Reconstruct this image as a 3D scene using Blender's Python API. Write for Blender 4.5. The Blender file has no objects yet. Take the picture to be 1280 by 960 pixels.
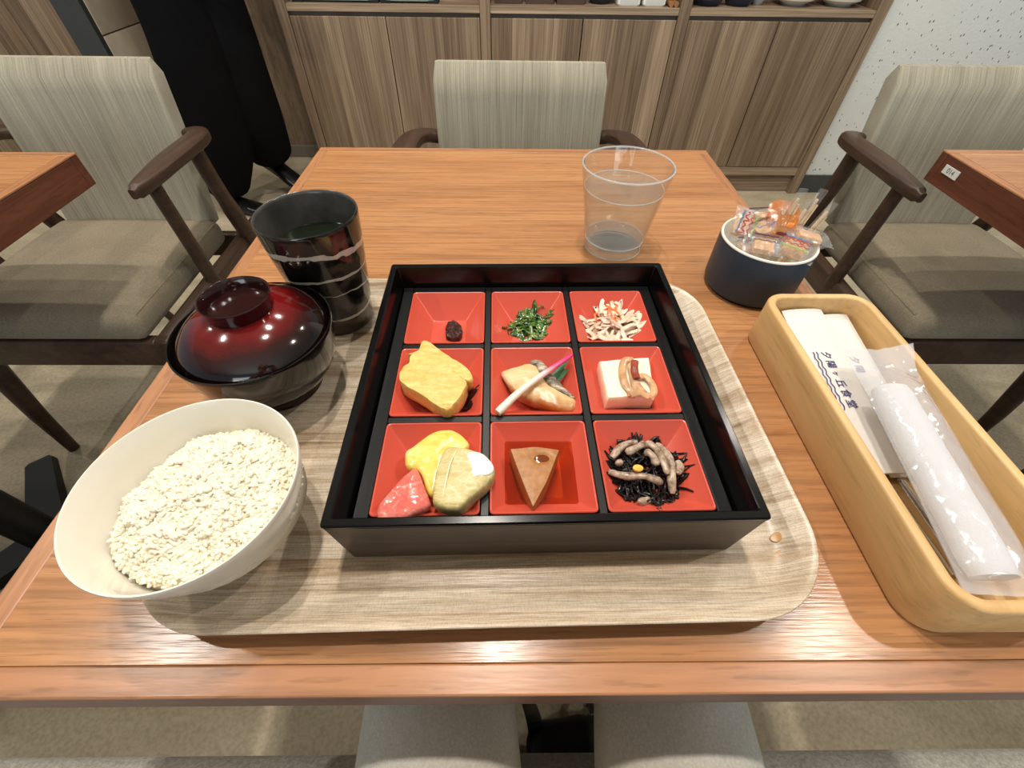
import bpy, bmesh, math, random
from mathutils import Vector, Matrix, noise
from math import sin, cos, pi, radians, hypot

random.seed(7)
S = bpy.context.scene
COL = S.collection

# ------------------------------------------------------------------ camera
cam_d = bpy.data.cameras.new('camera')
cam = bpy.data.objects.new('camera', cam_d)
COL.objects.link(cam)
S.camera = cam
cam_d.sensor_width = 36.0
cam_d.lens = 540.3 / 1280 * 36.0
cam_d.clip_start = 0.01
_p, _r, _y = 0.8538156, 0.0161331, 0.0195971           # pitch down, roll, yaw
_f = Vector((sin(_y) * cos(_p), cos(_y) * cos(_p), -sin(_p)))
_ri = Vector((cos(_y), -sin(_y), 0))
_up = _ri.cross(_f)
_r2 = _ri * cos(_r) + _up * sin(_r)
_u2 = -_ri * sin(_r) + _up * cos(_r)
cam.matrix_world = Matrix(((_r2.x, _u2.x, -_f.x, 0), (_r2.y, _u2.y, -_f.y, 0), (_r2.z, _u2.z, -_f.z, 1.02), (0, 0, 0, 1)))

# ------------------------------------------------------------------ world, lamps, exposure
W = bpy.data.worlds.new('world')
S.world = W
W.use_nodes = True
W.node_tree.nodes['Background'].inputs[0].default_value = (0.86, 0.95, 1.0, 1)
W.node_tree.nodes['Background'].inputs[1].default_value = 0.30
S.view_settings.view_transform = 'Standard'
S.view_settings.look = 'None'
S.view_settings.gamma = 1.0
S.view_settings.use_curve_mapping = False
S.view_settings.exposure = -0.16

def downlight(x, y, power, rad=0.03):
    l = bpy.data.lights.new('downlight', 'SPOT')
    l.energy = power
    l.spot_size = radians(150)
    l.spot_blend = 0.8
    l.shadow_soft_size = rad
    l.color = (1.0, 0.925, 0.83)
    o = bpy.data.objects.new('downlight', l)
    COL.objects.link(o)
    o.location = (x, y, 2.68)

for lx, ly, lp in ((-0.03, 0.40, 68), (1.43, 0.40, 58), (-1.47, 0.40, 58), (-0.10, 0.85, 62),
                   (-1.47, 1.55, 44), (-0.03, 1.55, 44), (1.43, 1.55, 44), (-2.6, 1.2, 40)):  # this rear row and the far-left lamp are added to brighten the room
    downlight(lx, ly, lp)
wd = bpy.data.lights.new('window_daylight', 'AREA')      # daylight from the window front behind the diner
wd.shape = 'RECTANGLE'; wd.size = 3.2; wd.size_y = 1.5; wd.energy = 80; wd.color = (0.86, 0.94, 1.0)
wo = bpy.data.objects.new('window_daylight', wd); COL.objects.link(wo)
wo.location = (0.2, -2.9, 1.55); wo.rotation_euler = (radians(90), 0, 0)

# ------------------------------------------------------------------ helpers
def lin(c):
    return tuple((v / 255 / 12.92 if v <= 10 else ((v / 255 + 0.055) / 1.055) ** 2.4) for v in c) + (1.0,)

class N:                                               # tiny node-graph builder
    def __init__(self, name, rough=0.5, spec=0.5, base=(128, 128, 128), metal=0.0, trans=0.0, ior=1.45, coat=0.0, sub=0.0, subr=0.01, sheen=0.0):
        self.m = bpy.data.materials.new(name)
        self.m.use_nodes = True
        self.t = self.m.node_tree
        self.b = self.t.nodes['Principled BSDF']
        i = self.b.inputs
        i['Base Color'].default_value = lin(base)
        i['Roughness'].default_value = rough
        i['Metallic'].default_value = metal
        i['IOR'].default_value = ior
        i['Specular IOR Level'].default_value = spec
        i['Transmission Weight'].default_value = trans
        i['Coat Weight'].default_value = coat
        i['Coat Roughness'].default_value = 0.05
        if sub:
            i['Subsurface Weight'].default_value = sub
            i['Subsurface Radius'].default_value = (1, 0.75, 0.45)
            i['Subsurface Scale'].default_value = subr
        i['Sheen Weight'].default_value = sheen
    def n(self, kind, **kw):
        x = self.t.nodes.new('ShaderNode' + kind)
        for k, v in kw.items():
            if k in x.inputs: x.inputs[k].default_value = v
            else: setattr(x, k, v)
        return x
    def l(self, a, b): self.t.links.new(a, b)
    def coord(self, scale=(1, 1, 1), rot=(0, 0, 0)):
        c = self.n('TexCoord')
        m = self.n('Mapping')
        m.inputs['Scale'].default_value = scale
        m.inputs['Rotation'].default_value = rot
        self.l(c.outputs['Object'], m.inputs[0])
        return m.outputs[0]
    def noise(self, vec, scale=1, detail=4, rough=0.55, dist=0):
        x = self.n('TexNoise')
        x.inputs['Scale'].default_value = scale
        x.inputs['Detail'].default_value = detail
        x.inputs['Roughness'].default_value = rough
        x.inputs['Distortion'].default_value = dist
        if vec: self.l(vec, x.inputs['Vector'])
        return x.outputs['Fac']
    def ramp(self, fac, stops, interp='LINEAR'):
        r = self.n('ValToRGB')
        r.color_ramp.interpolation = interp
        e = r.color_ramp.elements
        while len(e) < len(stops): e.new(0.5)
        for k, (p, c) in enumerate(stops):
            e[k].position = p
            e[k].color = lin(c) if len(c) == 3 else c
        self.l(fac, r.inputs[0])
        return r.outputs[0]
    def mix(self, fac, a, b, mode='MIX'):
        x = self.n('MixRGB', blend_type=mode)
        for k, v in ((0, fac), (1, a), (2, b)):
            if hasattr(v, 'links'): self.l(v, x.inputs[k])
            elif k == 0: x.inputs[0].default_value = v
            else: x.inputs[k].default_value = lin(v)
        return x.outputs[0]
    def color(self, o): self.l(o, self.b.inputs['Base Color']); return self
    def rough(self, o): self.l(o, self.b.inputs['Roughness']); return self
    def bump(self, o, strength=0.3, dist=0.001):
        x = self.n('Bump')
        x.inputs['Strength'].default_value = strength
        x.inputs['Distance'].default_value = dist
        self.l(o, x.inputs['Height'])
        self.l(x.outputs[0], self.b.inputs['Normal'])
        return self

def plain(name, base, rough=0.5, var=0.0, vscale=60, **kw):
    g = N(name, rough=rough, base=base, **kw)
    if var:
        f = g.noise(g.coord(), vscale, 4)
        lo = tuple(max(0, c * (1 - var)) for c in base)
        hi = tuple(min(255, c * (1 + var)) for c in base)
        g.color(g.ramp(f, [(0.3, lo), (0.7, hi)]))
    return g.m

def wood(name, dark, mid, light, axis='x', rough=0.4, fine=220, band=14, spec=0.5, bump=0.15, long=1.6, coat=0.0, dist=0.6, pores=0.4):
    g = N(name, rough=rough, spec=spec, coat=coat)
    def sc(a, l): return {'x': (l, a, a), 'y': (a, l, a), 'z': (a, a, l)}[axis]
    f1 = g.noise(g.coord(sc(band, long)), 1, 5, 0.6, dist)
    f2 = g.noise(g.coord(sc(fine, 6)), 1, 3, 0.6)
    f3 = g.noise(g.coord(sc(fine * 2.2, 30)), 1, 2, 0.5)
    c = g.ramp(f1, [(0.28, dark), (0.5, mid), (0.74, light)])
    k = g.ramp(f2, [(0.36, (150, 150, 150)), (0.58, (255, 255, 255))])
    c = g.mix(pores, c, k, 'MULTIPLY')
    k3 = g.ramp(f3, [(0.33, (120, 120, 120)), (0.42, (255, 255, 255))])
    c = g.mix(pores * 0.7, c, k3, 'MULTIPLY')
    g.color(c)
    g.bump(f3, bump, 0.0006)
    return g.m

def clear(name, tint=(255, 255, 255), amount=0.8, rough=0.06, body=(235, 238, 240), bodyw=0.1, bump=None):
    """thin clear film: mostly see-through, a sharp gloss, a little milky body"""
    m = bpy.data.materials.new(name)
    m.use_nodes = True
    t = m.node_tree
    t.nodes.clear()
    out = t.nodes.new('ShaderNodeOutputMaterial')
    tr = t.nodes.new('ShaderNodeBsdfTransparent'); tr.inputs[0].default_value = lin(tint)
    gl = t.nodes.new('ShaderNodeBsdfGlossy'); gl.inputs['Roughness'].default_value = rough
    df = t.nodes.new('ShaderNodeBsdfDiffuse'); df.inputs[0].default_value = lin(body)
    m1 = t.nodes.new('ShaderNodeMixShader'); m1.inputs[0].default_value = bodyw
    m2 = t.nodes.new('ShaderNodeMixShader')
    fr = t.nodes.new('ShaderNodeLayerWeight'); fr.inputs['Blend'].default_value = 0.5
    pw = t.nodes.new('ShaderNodeMath'); pw.operation = 'POWER'; pw.inputs[1].default_value = 4.0
    mx = t.nodes.new('ShaderNodeMath'); mx.operation = 'MULTIPLY_ADD'; mx.inputs[1].default_value = 0.8; mx.inputs[2].default_value = 0.035 + (1 - amount) * 0.25
    t.links.new(tr.outputs[0], m1.inputs[1]); t.links.new(df.outputs[0], m1.inputs[2])
    t.links.new(m1.outputs[0], m2.inputs[1]); t.links.new(gl.outputs[0], m2.inputs[2])
    t.links.new(fr.outputs['Facing'], pw.inputs[0]); t.links.new(pw.outputs[0], mx.inputs[0]); t.links.new(mx.outputs[0], m2.inputs[0])
    t.links.new(m2.outputs[0], out.inputs[0])
    if bump:
        c = t.nodes.new('ShaderNodeTexCoord'); nz = t.nodes.new('ShaderNodeTexNoise')
        nz.inputs['Scale'].default_value = bump; nz.inputs['Detail'].default_value = 3
        b = t.nodes.new('ShaderNodeBump'); b.inputs['Strength'].default_value = 0.9; b.inputs['Distance'].default_value = 0.004
        t.links.new(c.outputs['Object'], nz.inputs['Vector']); t.links.new(nz.outputs['Fac'], b.inputs['Height'])
        t.links.new(b.outputs[0], gl.inputs['Normal']); t.links.new(b.outputs[0], fr.inputs['Normal'])
    return m

def tag(o, label, cat, group=None, kind=None):
    o['label'] = label
    o['category'] = cat
    if group: o['group'] = group
    if kind: o['kind'] = kind
    return o

def thing(name, label, cat, loc=(0, 0, 0), rz=0, group=None):
    o = bpy.data.objects.new(name, None)
    o.empty_display_size = 0.02
    COL.objects.link(o)
    o.location = loc
    o.rotation_euler = (0, 0, rz)
    return tag(o, label, cat, group)

def finish(name, bm, mat, parent=None, smooth=True, world=False, angle=35):
    """link bm as ONE mesh object. world=True: coordinates are world ones and are moved into the parent's frame"""
    bmesh.ops.recalc_face_normals(bm, faces=bm.faces)
    me = bpy.data.meshes.new(name)
    loc = None
    if parent is not None and world:
        p = parent
        M = Matrix.Identity(4)
        while p is not None:
            M = Matrix.LocRotScale(p.location, p.rotation_euler, None) @ M
            p = p.parent
        bm.transform(M.inverted())
    elif parent is None:
        if not len(bm.verts): raise ValueError(name)
        xs = [v.co.x for v in bm.verts]; ys = [v.co.y for v in bm.verts]
        loc = Vector(((min(xs) + max(xs)) / 2, (min(ys) + max(ys)) / 2, min(v.co.z for v in bm.verts)))
        bm.transform(Matrix.Translation(-loc))
    if smooth:
        for f in bm.faces: f.smooth = True
        ca = radians(angle)
        for e in bm.edges:
            if len(e.link_faces) == 2 and e.calc_face_angle(0) > ca: e.smooth = False
    bm.to_mesh(me)
    bm.free()
    for m in (mat if isinstance(mat, (list, tuple)) else [mat]): me.materials.append(m)
    o = bpy.data.objects.new(name, me)
    COL.objects.link(o)
    if loc is not None: o.location = loc
    if parent is not None: o.parent = parent
    return o

def struct(name, bm, mat, **k):
    o = finish(name, bm, mat, **k)
    o['kind'] = 'structure'
    return o

def BM(): return bmesh.new()

def box(bm, c, s, bev=0.0, seg=2, rot=None):
    r = bmesh.ops.create_cube(bm, size=1)
    vs = r['verts']
    for v in vs: v.co = Vector((v.co.x * s[0], v.co.y * s[1], v.co.z * s[2]))
    if bev:
        es = list({e for v in vs for e in v.link_edges})
        q = bmesh.ops.bevel(bm, geom=es, offset=bev, segments=seg, profile=0.5, affect='EDGES')
        vs = list({v for f in q['faces'] for v in f.verts} | {v for v in vs if v.is_valid})
    M = Matrix.Translation(c)
    if rot is not None: M = M @ (rot if isinstance(rot, Matrix) else Matrix.Rotation(rot, 4, 'Z'))
    for v in vs: v.co = M @ v.co
    return vs

def b2(bm, a, b, bev=0.0, seg=2):                       # box from two corners
    return box(bm, [(a[k] + b[k]) / 2 for k in range(3)], [abs(b[k] - a[k]) for k in range(3)], bev, seg)

def rings(bm, rs, close=True, cap0=False, cap1=False):
    vr = [[bm.verts.new(p) for p in r] for r in rs]
    n = len(vr[0])
    for a, b in zip(vr, vr[1:]):
        for k in range(n if close else n - 1):
            bm.faces.new((a[k], a[(k + 1) % n], b[(k + 1) % n], b[k]))
    if cap0: bm.faces.new(vr[0][::-1])
    if cap1: bm.faces.new(vr[-1])
    return vr

def lathe(bm, prof, c=(0, 0, 0), seg=64):
    """prof = [(r, z)...]; r = 0 ends close in a fan"""
    prev = None
    for r, z in prof:
        cur = [bm.verts.new((c[0], c[1], c[2] + z))] if r < 1e-6 else [bm.verts.new((c[0] + r * cos(2 * pi * k / seg), c[1] + r * sin(2 * pi * k / seg), c[2] + z)) for k in range(seg)]
        if prev is not None:
            for k in range(seg):
                a, b = prev[k % len(prev)], prev[(k + 1) % len(prev)]
                d, e = cur[k % len(cur)], cur[(k + 1) % len(cur)]
                q = [a] + ([b] if b is not a else []) + ([e] if e is not d else []) + [d]
                if len(q) > 2: bm.faces.new(q)
        prev = cur

def spline(pts, n):
    """Catmull-Rom through pts, n samples a span"""
    P = [Vector(p) for p in pts]
    P = [P[0] * 2 - P[1]] + P + [P[-1] * 2 - P[-2]]
    o = []
    for i in range(1, len(P) - 2):
        for k in range(n):
            t = k / n
            a, b, c, d = P[i - 1], P[i], P[i + 1], P[i + 2]
            o.append(0.5 * (2 * b + (c - a) * t + (2 * a - 5 * b + 4 * c - d) * t * t + (3 * b - a - 3 * c + d) * t ** 3))
    o.append(P[-2])
    return o

def tube(bm, pts, r, seg=8, flat=1.0, cap=True, up=Vector((0, 0, 1))):
    """r number or list; flat squashes the section along the up direction"""
    pts = [Vector(p) for p in pts]
    rs = []
    for i, p in enumerate(pts):
        t = (pts[min(i + 1, len(pts) - 1)] - pts[max(i - 1, 0)])
        if t.length < 1e-9: t = Vector((1, 0, 0))
        t.normalize()
        s = t.cross(up)
        if s.length < 1e-3: s = t.cross(Vector((0, 1, 0)))
        s.normalize()
        u = s.cross(t)
        rr = r[i] if isinstance(r, (list, tuple)) else r
        rs.append([p + s * (rr * cos(2 * pi * k / seg)) + u * (rr * flat * sin(2 * pi * k / seg)) for k in range(seg)])
    rings(bm, rs, True, cap, cap)

def rrect(w, d, r, n=8, c=(0, 0), z=0):
    """rounded rectangle outline"""
    o = []
    for cx, cy, a0 in ((w / 2 - r, d / 2 - r, 0), (-w / 2 + r, d / 2 - r, pi / 2), (-w / 2 + r, -d / 2 + r, pi), (w / 2 - r, -d / 2 + r, 1.5 * pi)):
        for k in range(n + 1):
            a = a0 + pi / 2 * k / n
            o.append(Vector((c[0] + cx + r * cos(a), c[1] + cy + r * sin(a), z)))
    return o

def outline(pts, n=48, smooth=True):
    P = [Vector((p[0], p[1], 0)) for p in pts]
    if smooth:
        m = len(P); o = []
        for i in range(m):
            a, b, c, d = P[i - 1], P[i], P[(i + 1) % m], P[(i + 2) % m]
            for k in range(6):
                t = k / 6
                o.append(0.5 * (2 * b + (c - a) * t + (2 * a - 5 * b + 4 * c - d) * t * t + (3 * b - a - 3 * c + d) * t ** 3))
        P = o
    L = [0]
    for i in range(len(P)): L.append(L[-1] + (P[(i + 1) % len(P)] - P[i]).length)
    o = []; j = 0
    for k in range(n):
        s = L[-1] * k / n
        while L[j + 1] < s: j += 1
        f = (s - L[j]) / max(1e-9, L[j + 1] - L[j])
        o.append(P[j].lerp(P[(j + 1) % len(P)], f))
    return o

def slab(bm, pts, z0, z1, dome=0.0, edge=0.12, rough=0.0, freq=300, n=48, smooth=True, tilt=None, base=1.0, nrings=6):
    """thick piece with a traced outline: rounded edges, domed uneven top. tilt(x, y) adds height"""
    o = outline(pts, n, smooth)
    c = sum(o, Vector()) / len(o)
    h = z1 - z0
    lev = [(base * 0.94, z0), (base, z0 + h * 0.12)] + [(base + (1 - base) * k, z0 + h * (0.12 + 0.62 * k)) for k in (0.5, 1.0)] + [(1 - edge * 0.35, z0 + h * 0.92), (1 - edge, z1)]
    for k in range(1, nrings): lev.append(((1 - edge) * (1 - k / nrings), z1 + dome * (1 - (1 - k / nrings) ** 2)))
    R = []
    for s, z in lev:
        r = []
        for p in o:
            q = c + (p - c) * s
            v = Vector((q.x, q.y, z))
            if tilt: v.z += tilt(q.x, q.y)
            if rough:
                d = noise.noise_vector(v * freq)
                v += Vector((d.x * 0.6, d.y * 0.6, d.z * (1 if z > z0 + h * 0.2 else 0.1))) * rough
            r.append(v)
        R.append(r)
    vr = rings(bm, R, True, True, False)
    top = bm.verts.new(Vector((c.x, c.y, z1 + dome + (tilt(c.x, c.y) if tilt else 0))))
    for k in range(n): bm.faces.new((vr[-1][k], vr[-1][(k + 1) % n], top))

def skin(name, chains, mat, parent=None, sub=2, world=False, fix=None, seg=None):
    """body surface: chains of (point, radius) joined at equal points, grown with Skin + Subdivision"""
    vs, es, rad, idx = [], [], [], {}
    for ch in chains:
        last = None
        for p, r in ch:
            k = tuple(round(v, 4) for v in p)
            if k not in idx:
                idx[k] = len(vs); vs.append(p); rad.append(r if isinstance(r, tuple) else (r, r))
            i = idx[k]
            if last is not None and i != last: es.append((last, i))
            last = i
    me = bpy.data.meshes.new(name + '_skeleton')
    me.from_pydata(vs, es, [])
    o = bpy.data.objects.new(name + '_skeleton', me)
    COL.objects.link(o)
    md = o.modifiers.new('s', 'SKIN')
    sv = me.skin_vertices[0].data
    for i, r in enumerate(rad): sv[i].radius = r
    sv[0].use_root = True
    ms = o.modifiers.new('u', 'SUBSURF'); ms.levels = sub; ms.render_levels = sub
    dg = bpy.context.evaluated_depsgraph_get()
    bm = BM()
    bm.from_mesh(o.evaluated_get(dg).to_mesh())
    bpy.data.objects.remove(o)
    bpy.data.meshes.remove(me)
    if fix:
        for v in bm.verts: v.co = Vector(fix(v.co))
    return finish(name, bm, mat, parent, world=world, angle=80)

def lettering(name, s, size, mat, M, parent=None, ext=0.0001, align='CENTER', world=True):
    cu = bpy.data.curves.new(name, 'FONT')
    cu.body = s; cu.size = size; cu.extrude = ext; cu.align_x = align; cu.align_y = 'CENTER'; cu.resolution_u = 3
    o = bpy.data.objects.new(name + '_curve', cu)
    COL.objects.link(o)
    dg = bpy.context.evaluated_depsgraph_get()
    bm = BM()
    bm.from_mesh(o.evaluated_get(dg).to_mesh())
    bpy.data.objects.remove(o)
    bm.transform(M)
    return finish(name, bm, mat, parent, smooth=False, world=world)

def dup(root, loc, label=None, rz=None, group=None):
    r = root.copy(); COL.objects.link(r); r.location = loc
    if rz is not None: r.rotation_euler = (0, 0, rz)
    if label: r['label'] = label
    if group: r['group'] = group
    for ch in list(root.children):
        c = ch.copy(); COL.objects.link(c); c.parent = r
        for g in list(ch.children):
            d = g.copy(); COL.objects.link(d); d.parent = c
    return r

# ------------------------------------------------------------------ materials
M_top = wood('table_veneer', (162, 111, 71), (178, 126, 83), (190, 140, 95), 'x', rough=0.22, fine=260, band=18, bump=0.22)
M_edge = wood('table_edge_wood', (160, 108, 72), (172, 120, 82), (182, 130, 92), 'x', rough=0.3, fine=120, band=12)
M_edgey = wood('table_edge_wood_side', (160, 108, 72), (172, 120, 82), (182, 130, 92), 'y', rough=0.3, fine=120, band=12)
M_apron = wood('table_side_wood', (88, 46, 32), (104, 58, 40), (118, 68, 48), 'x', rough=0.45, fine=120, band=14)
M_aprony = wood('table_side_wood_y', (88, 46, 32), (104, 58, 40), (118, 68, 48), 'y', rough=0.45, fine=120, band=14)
M_black_steel = plain('black_steel', (30, 31, 33), 0.5, metal=0.2)
M_chairwood = wood('dark_walnut', (52, 36, 26), (68, 49, 37), (84, 62, 47), 'y', rough=0.42, fine=160, band=20)

def fabric(name, lo, hi, rib):
    g = N(name, rough=0.95, spec=0.15, sheen=0.1)
    c = g.coord((420, 6, 6) if rib else (260, 260, 260))
    f = g.noise(c, 1, 3, 0.6)
    f2 = g.noise(g.coord((900, 900, 900)), 1, 2)
    f3 = g.noise(g.coord((60, 2, 2) if rib else (9, 9, 9)), 1, 3)
    col = g.ramp(f, [(0.32, lo), (0.68, hi)])
    col = g.mix(0.35, col, g.ramp(f2, [(0.3, (150, 150, 150)), (0.7, (255, 255, 255))]), 'MULTIPLY')
    col = g.mix(0.35, col, g.ramp(f3, [(0.3, (190, 190, 190)), (0.7, (255, 255, 255))]), 'MULTIPLY')
    g.color(col)
    g.bump(f, 0.4, 0.0012)
    return g.m
M_back = fabric('ribbed_beige_fabric', (150, 143, 124), (182, 176, 157), True)
M_seat = fabric('plain_taupe_fabric', (132, 121, 101), (150, 139, 118), False)
M_bench = fabric('grey_bench_fabric', (152, 150, 140), (186, 184, 174), False)

def cabwood(name, wide=True):
    g = N(name, rough=0.5, spec=0.35)
    c = g.n('TexCoord')
    sep = g.n('SeparateXYZ'); g.l(c.outputs['Object'], sep.inputs[0])
    w = g.n('Math', operation='SNAP'); g.l(sep.outputs[0], w.inputs[0]); w.inputs[1].default_value = 0.093
    wn = g.n('TexWhiteNoise', noise_dimensions='1D'); g.l(w.outputs[0], wn.inputs['W'])
    f1 = g.noise(g.coord((26, 8, 0.9) if wide else (0.9, 8, 26)), 1, 4, 0.6, 0.4)
    f2 = g.noise(g.coord((190, 40, 2.5) if wide else (2.5, 40, 190)), 1, 3, 0.6)
    base = g.ramp(f1, [(0.3, (128, 108, 90)), (0.5, (154, 134, 112)), (0.72, (178, 158, 134))])
    if wide: base = g.mix(0.75, base, g.ramp(wn.outputs[0], [(0.0, (178, 168, 160)), (1.0, (255, 255, 252))]), 'MULTIPLY')
    base = g.mix(0.75, base, g.ramp(f2, [(0.33, (176, 166, 156)), (0.6, (255, 255, 255))]), 'MULTIPLY')
    g.color(base)
    g.bump(f2, 0.1, 0.0008)
    return g.m
M_cab = cabwood('greyed_oak_veneer')
M_cabh = cabwood('greyed_oak_veneer_rail', False)
M_cabdark = plain('cabinet_shadow_gap', (92, 84, 74), 0.6, 0.1, 12)
M_plaster = None
def plaster():
    g = N('speckled_white_plaster', rough=0.9, spec=0.2)
    v = g.n('TexVoronoi'); v.inputs['Scale'].default_value = 1.0
    g.l(g.coord((75, 75, 38), (0, 0.5, 0)), v.inputs['Vector'])
    f = g.ramp(v.outputs['Distance'], [(0.14, (66, 64, 60)), (0.2, (214, 216, 212))])
    f1 = g.noise(g.coord(), 22, 3)
    k = g.ramp(f1, [(0.44, (0, 0, 0)), (0.5, (255, 255, 255))])
    col = g.mix(k, (214, 216, 212), f)
    f2 = g.noise(g.coord(), 90, 4)
    g.color(col); g.bump(f2, 0.5, 0.003)
    return g.m
M_plaster = plaster()
M_skirt = plain('charcoal_skirting', (62, 64, 64), 0.5)
def floormat():
    g = N('stone_look_floor', rough=0.55, spec=0.3)
    f = g.noise(g.coord((2.2, 5, 1), (0, 0, 0.5)), 1, 6, 0.6, 0.5)
    f2 = g.noise(g.coord((120, 120, 1)), 1, 3)
    c = g.ramp(f, [(0.3, (160, 148, 124)), (0.52, (184, 172, 146)), (0.72, (200, 189, 164))])
    c = g.mix(0.4, c, g.ramp(f2, [(0.34, (185, 185, 185)), (0.6, (255, 255, 255))]), 'MULTIPLY')
    g.color(c); g.bump(f2, 0.1, 0.001)
    return g.m
M_floor = floormat()
M_tile = plain('beige_wall_tile', (206, 193, 171), 0.6, 0.07, 7)
M_panel = wood('brown_wall_panel', (112, 93, 74), (126, 106, 86), (138, 117, 96), 'z', rough=0.5, fine=60, band=8)
M_ceil = plain('ceiling_paint', (226, 224, 218), 0.9)
def traymat():
    g = N('woven_grey_wood_print', rough=0.27, spec=0.5)
    f1 = g.noise(g.coord((2.2, 60, 8)), 1, 6, 0.66, 0.7)
    fx = g.noise(g.coord((50, 1500, 60)), 1, 1)
    fy = g.noise(g.coord((1600, 420, 60)), 1, 1)
    c = g.ramp(f1, [(0.30, (138, 112, 84)), (0.42, (182, 161, 134)), (0.53, (212, 196, 174)), (0.72, (224, 212, 192))])
    f4 = g.noise(g.coord((1.1, 26, 6)), 1, 3, 0.5, 0.4)
    c = g.mix(g.ramp(f4, [(0.585, (0, 0, 0)), (0.615, (150, 150, 150)), (0.65, (0, 0, 0))]), c, (186, 138, 84))
    c = g.mix(0.34, c, g.ramp(fx, [(0.36, (140, 132, 122)), (0.58, (255, 255, 255))]), 'MULTIPLY')
    c = g.mix(0.2, c, g.ramp(fy, [(0.36, (150, 142, 134)), (0.55, (255, 255, 255))]), 'MULTIPLY')
    g.color(c); g.bump(fx, 0.25, 0.0005)
    return g.m
M_tray = traymat()
M_lac = plain('black_lacquer', (7, 7, 7), 0.2, spec=0.32)
M_lacsoft = plain('black_satin_insert', (11, 12, 12), 0.36, spec=0.35)
M_boxout = wood('charcoal_woodgrain_lacquer', (56, 46, 38), (76, 64, 53), (92, 78, 65), 'x', rough=0.42, fine=200, band=40)
M_red = plain('red_lacquer_dish', (200, 82, 64), 0.26, spec=0.5)
M_porc = plain('white_porcelain', (232, 228, 216), 0.18, spec=0.5)
M_rice = N('cooked_rice', rough=0.3, base=(238, 230, 208)).m

# ------------------------------------------------------------------ setting
bm = BM(); b2(bm, (-4.5, -3.0, -0.05), (4.5, 3.2, 0.0)); struct('floor', bm, M_floor, smooth=False)
bm = BM(); b2(bm, (-4.5, -3.0, 2.7), (4.5, 3.2, 2.75)); struct('ceiling', bm, M_ceil, smooth=False)
bm = BM(); b2(bm, (-1.70, 2.62, 0), (-0.9, 2.72, 2.7)); struct('wall_back', bm, M_panel, smooth=False)
bm = BM(); b2(bm, (1.495, 2.22, 0), (4.5, 2.32, 2.7)); struct('wall_right', bm, M_plaster, smooth=False)
bm = BM(); b2(bm, (1.497, 2.208, 0), (4.5, 2.22, 0.085)); struct('baseboard_right', bm, M_skirt, smooth=False)
bm = BM(); b2(bm, (-1.69, 2.60, 0), (-0.9, 2.62, 0.062), 0.003); struct('baseboard_back', bm, plain('grey_skirting', (112, 104, 92), 0.5), smooth=False)
wl = BM(); b2(wl, (-1.82, 2.32, 0), (-1.712, 2.74, 2.7)); wl = struct('wall_left', wl, plain('wall_substrate', (96, 88, 78), 0.8), smooth=False)
for (y0, y1, z0, z1) in ((2.315, 2.612, 0.595, 1.19), (2.315, 2.612, 0.004, 0.590), (2.315, 2.612, 1.195, 1.79), (2.315, 2.612, 1.795, 2.39)):
    bm = BM(); b2(bm, (-1.712, y0, z0), (-1.70, y1, z1), 0.0015)
    finish('tile', bm, M_tile, wl, world=True)
bm = BM(); b2(bm, (-1.815, 2.285, 0), (-1.702, 2.315, 2.7), 0.002); struct('trim_1', bm, plain('dark_grey_trim', (58, 60, 61), 0.55, 0.08, 300), smooth=False)
# wood-clad partition on the left, board by board
wp = BM(); b2(wp, (-3.2, 2.32, 0), (-1.82, 2.40, 2.7)); wp = struct('wall_partition', wp, M_cabdark, smooth=False)
xx = -1.8165
for w_ in (0.20, 0.24, 0.20, 0.24, 0.22, 0.24):
    bm = BM(); b2(bm, (xx - w_ + 0.003, 2.302, 0.02), (xx, 2.32, 2.68), 0.0015)
    finish('panel', bm, M_cab, wp, world=True)
    xx -= w_

# ------------------------------------------------------------------ sideboard (built-in cupboard with open shelf)
CY = 2.20
cab = thing('sideboard_cabinet', 'long grey-brown oak cupboard with plain doors and open shelf behind the far chair', 'cabinet', (0.3, CY, 0))
def cp(name, a, b, m=M_cab, bev=0.0015, par=None):
    q = BM(); b2(q, a, b, bev, 1)
    return finish(name, q, m, par or cab, smooth=False, world=True)
for x0, x1 in ((-0.894, -0.853), (-0.1054, -0.0647), (0.6734, 0.7167), (1.447, 1.492)):
    cp('stile', (x0, CY - 0.004, 0), (x1, CY + 0.39, 1.5))
for x0, x1 in ((-0.853, -0.1054), (-0.0647, 0.6734), (0.7167, 1.447)):
    cp('shelf', (x0, CY, 0.697), (x1, CY + 0.39, 0.72), M_cabh)
    cp('shelf', (x0, CY + 0.01, 1.08), (x1, CY + 0.39, 1.103), M_cabh)
    cp('recess_panel', (x0, CY + 0.022, 0.678), (x1, CY + 0.03, 0.697), M_cabdark, 0)  # darker material paints the shade of the recess above the doors
    cp('bottom_rail', (x0, CY + 0.002, 0.087), (x1, CY + 0.39, 0.1265), M_cabh)
    cp('toe_kick', (x0, CY + 0.02, 0), (x1, CY + 0.04, 0.087), M_cabh)
for x0, x1 in ((-0.851, -0.4795), (-0.4755, -0.1075), (-0.0625, 0.299), (0.3032, 0.6712), (0.719, 1.080), (1.0842, 1.445)):
    cp('door', (x0, CY + 0.001, 0.129), (x1, CY + 0.02, 0.683))
cp('back_panel', (-0.894, CY + 0.39, 0), (1.492, CY + 0.405, 1.5))

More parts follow.
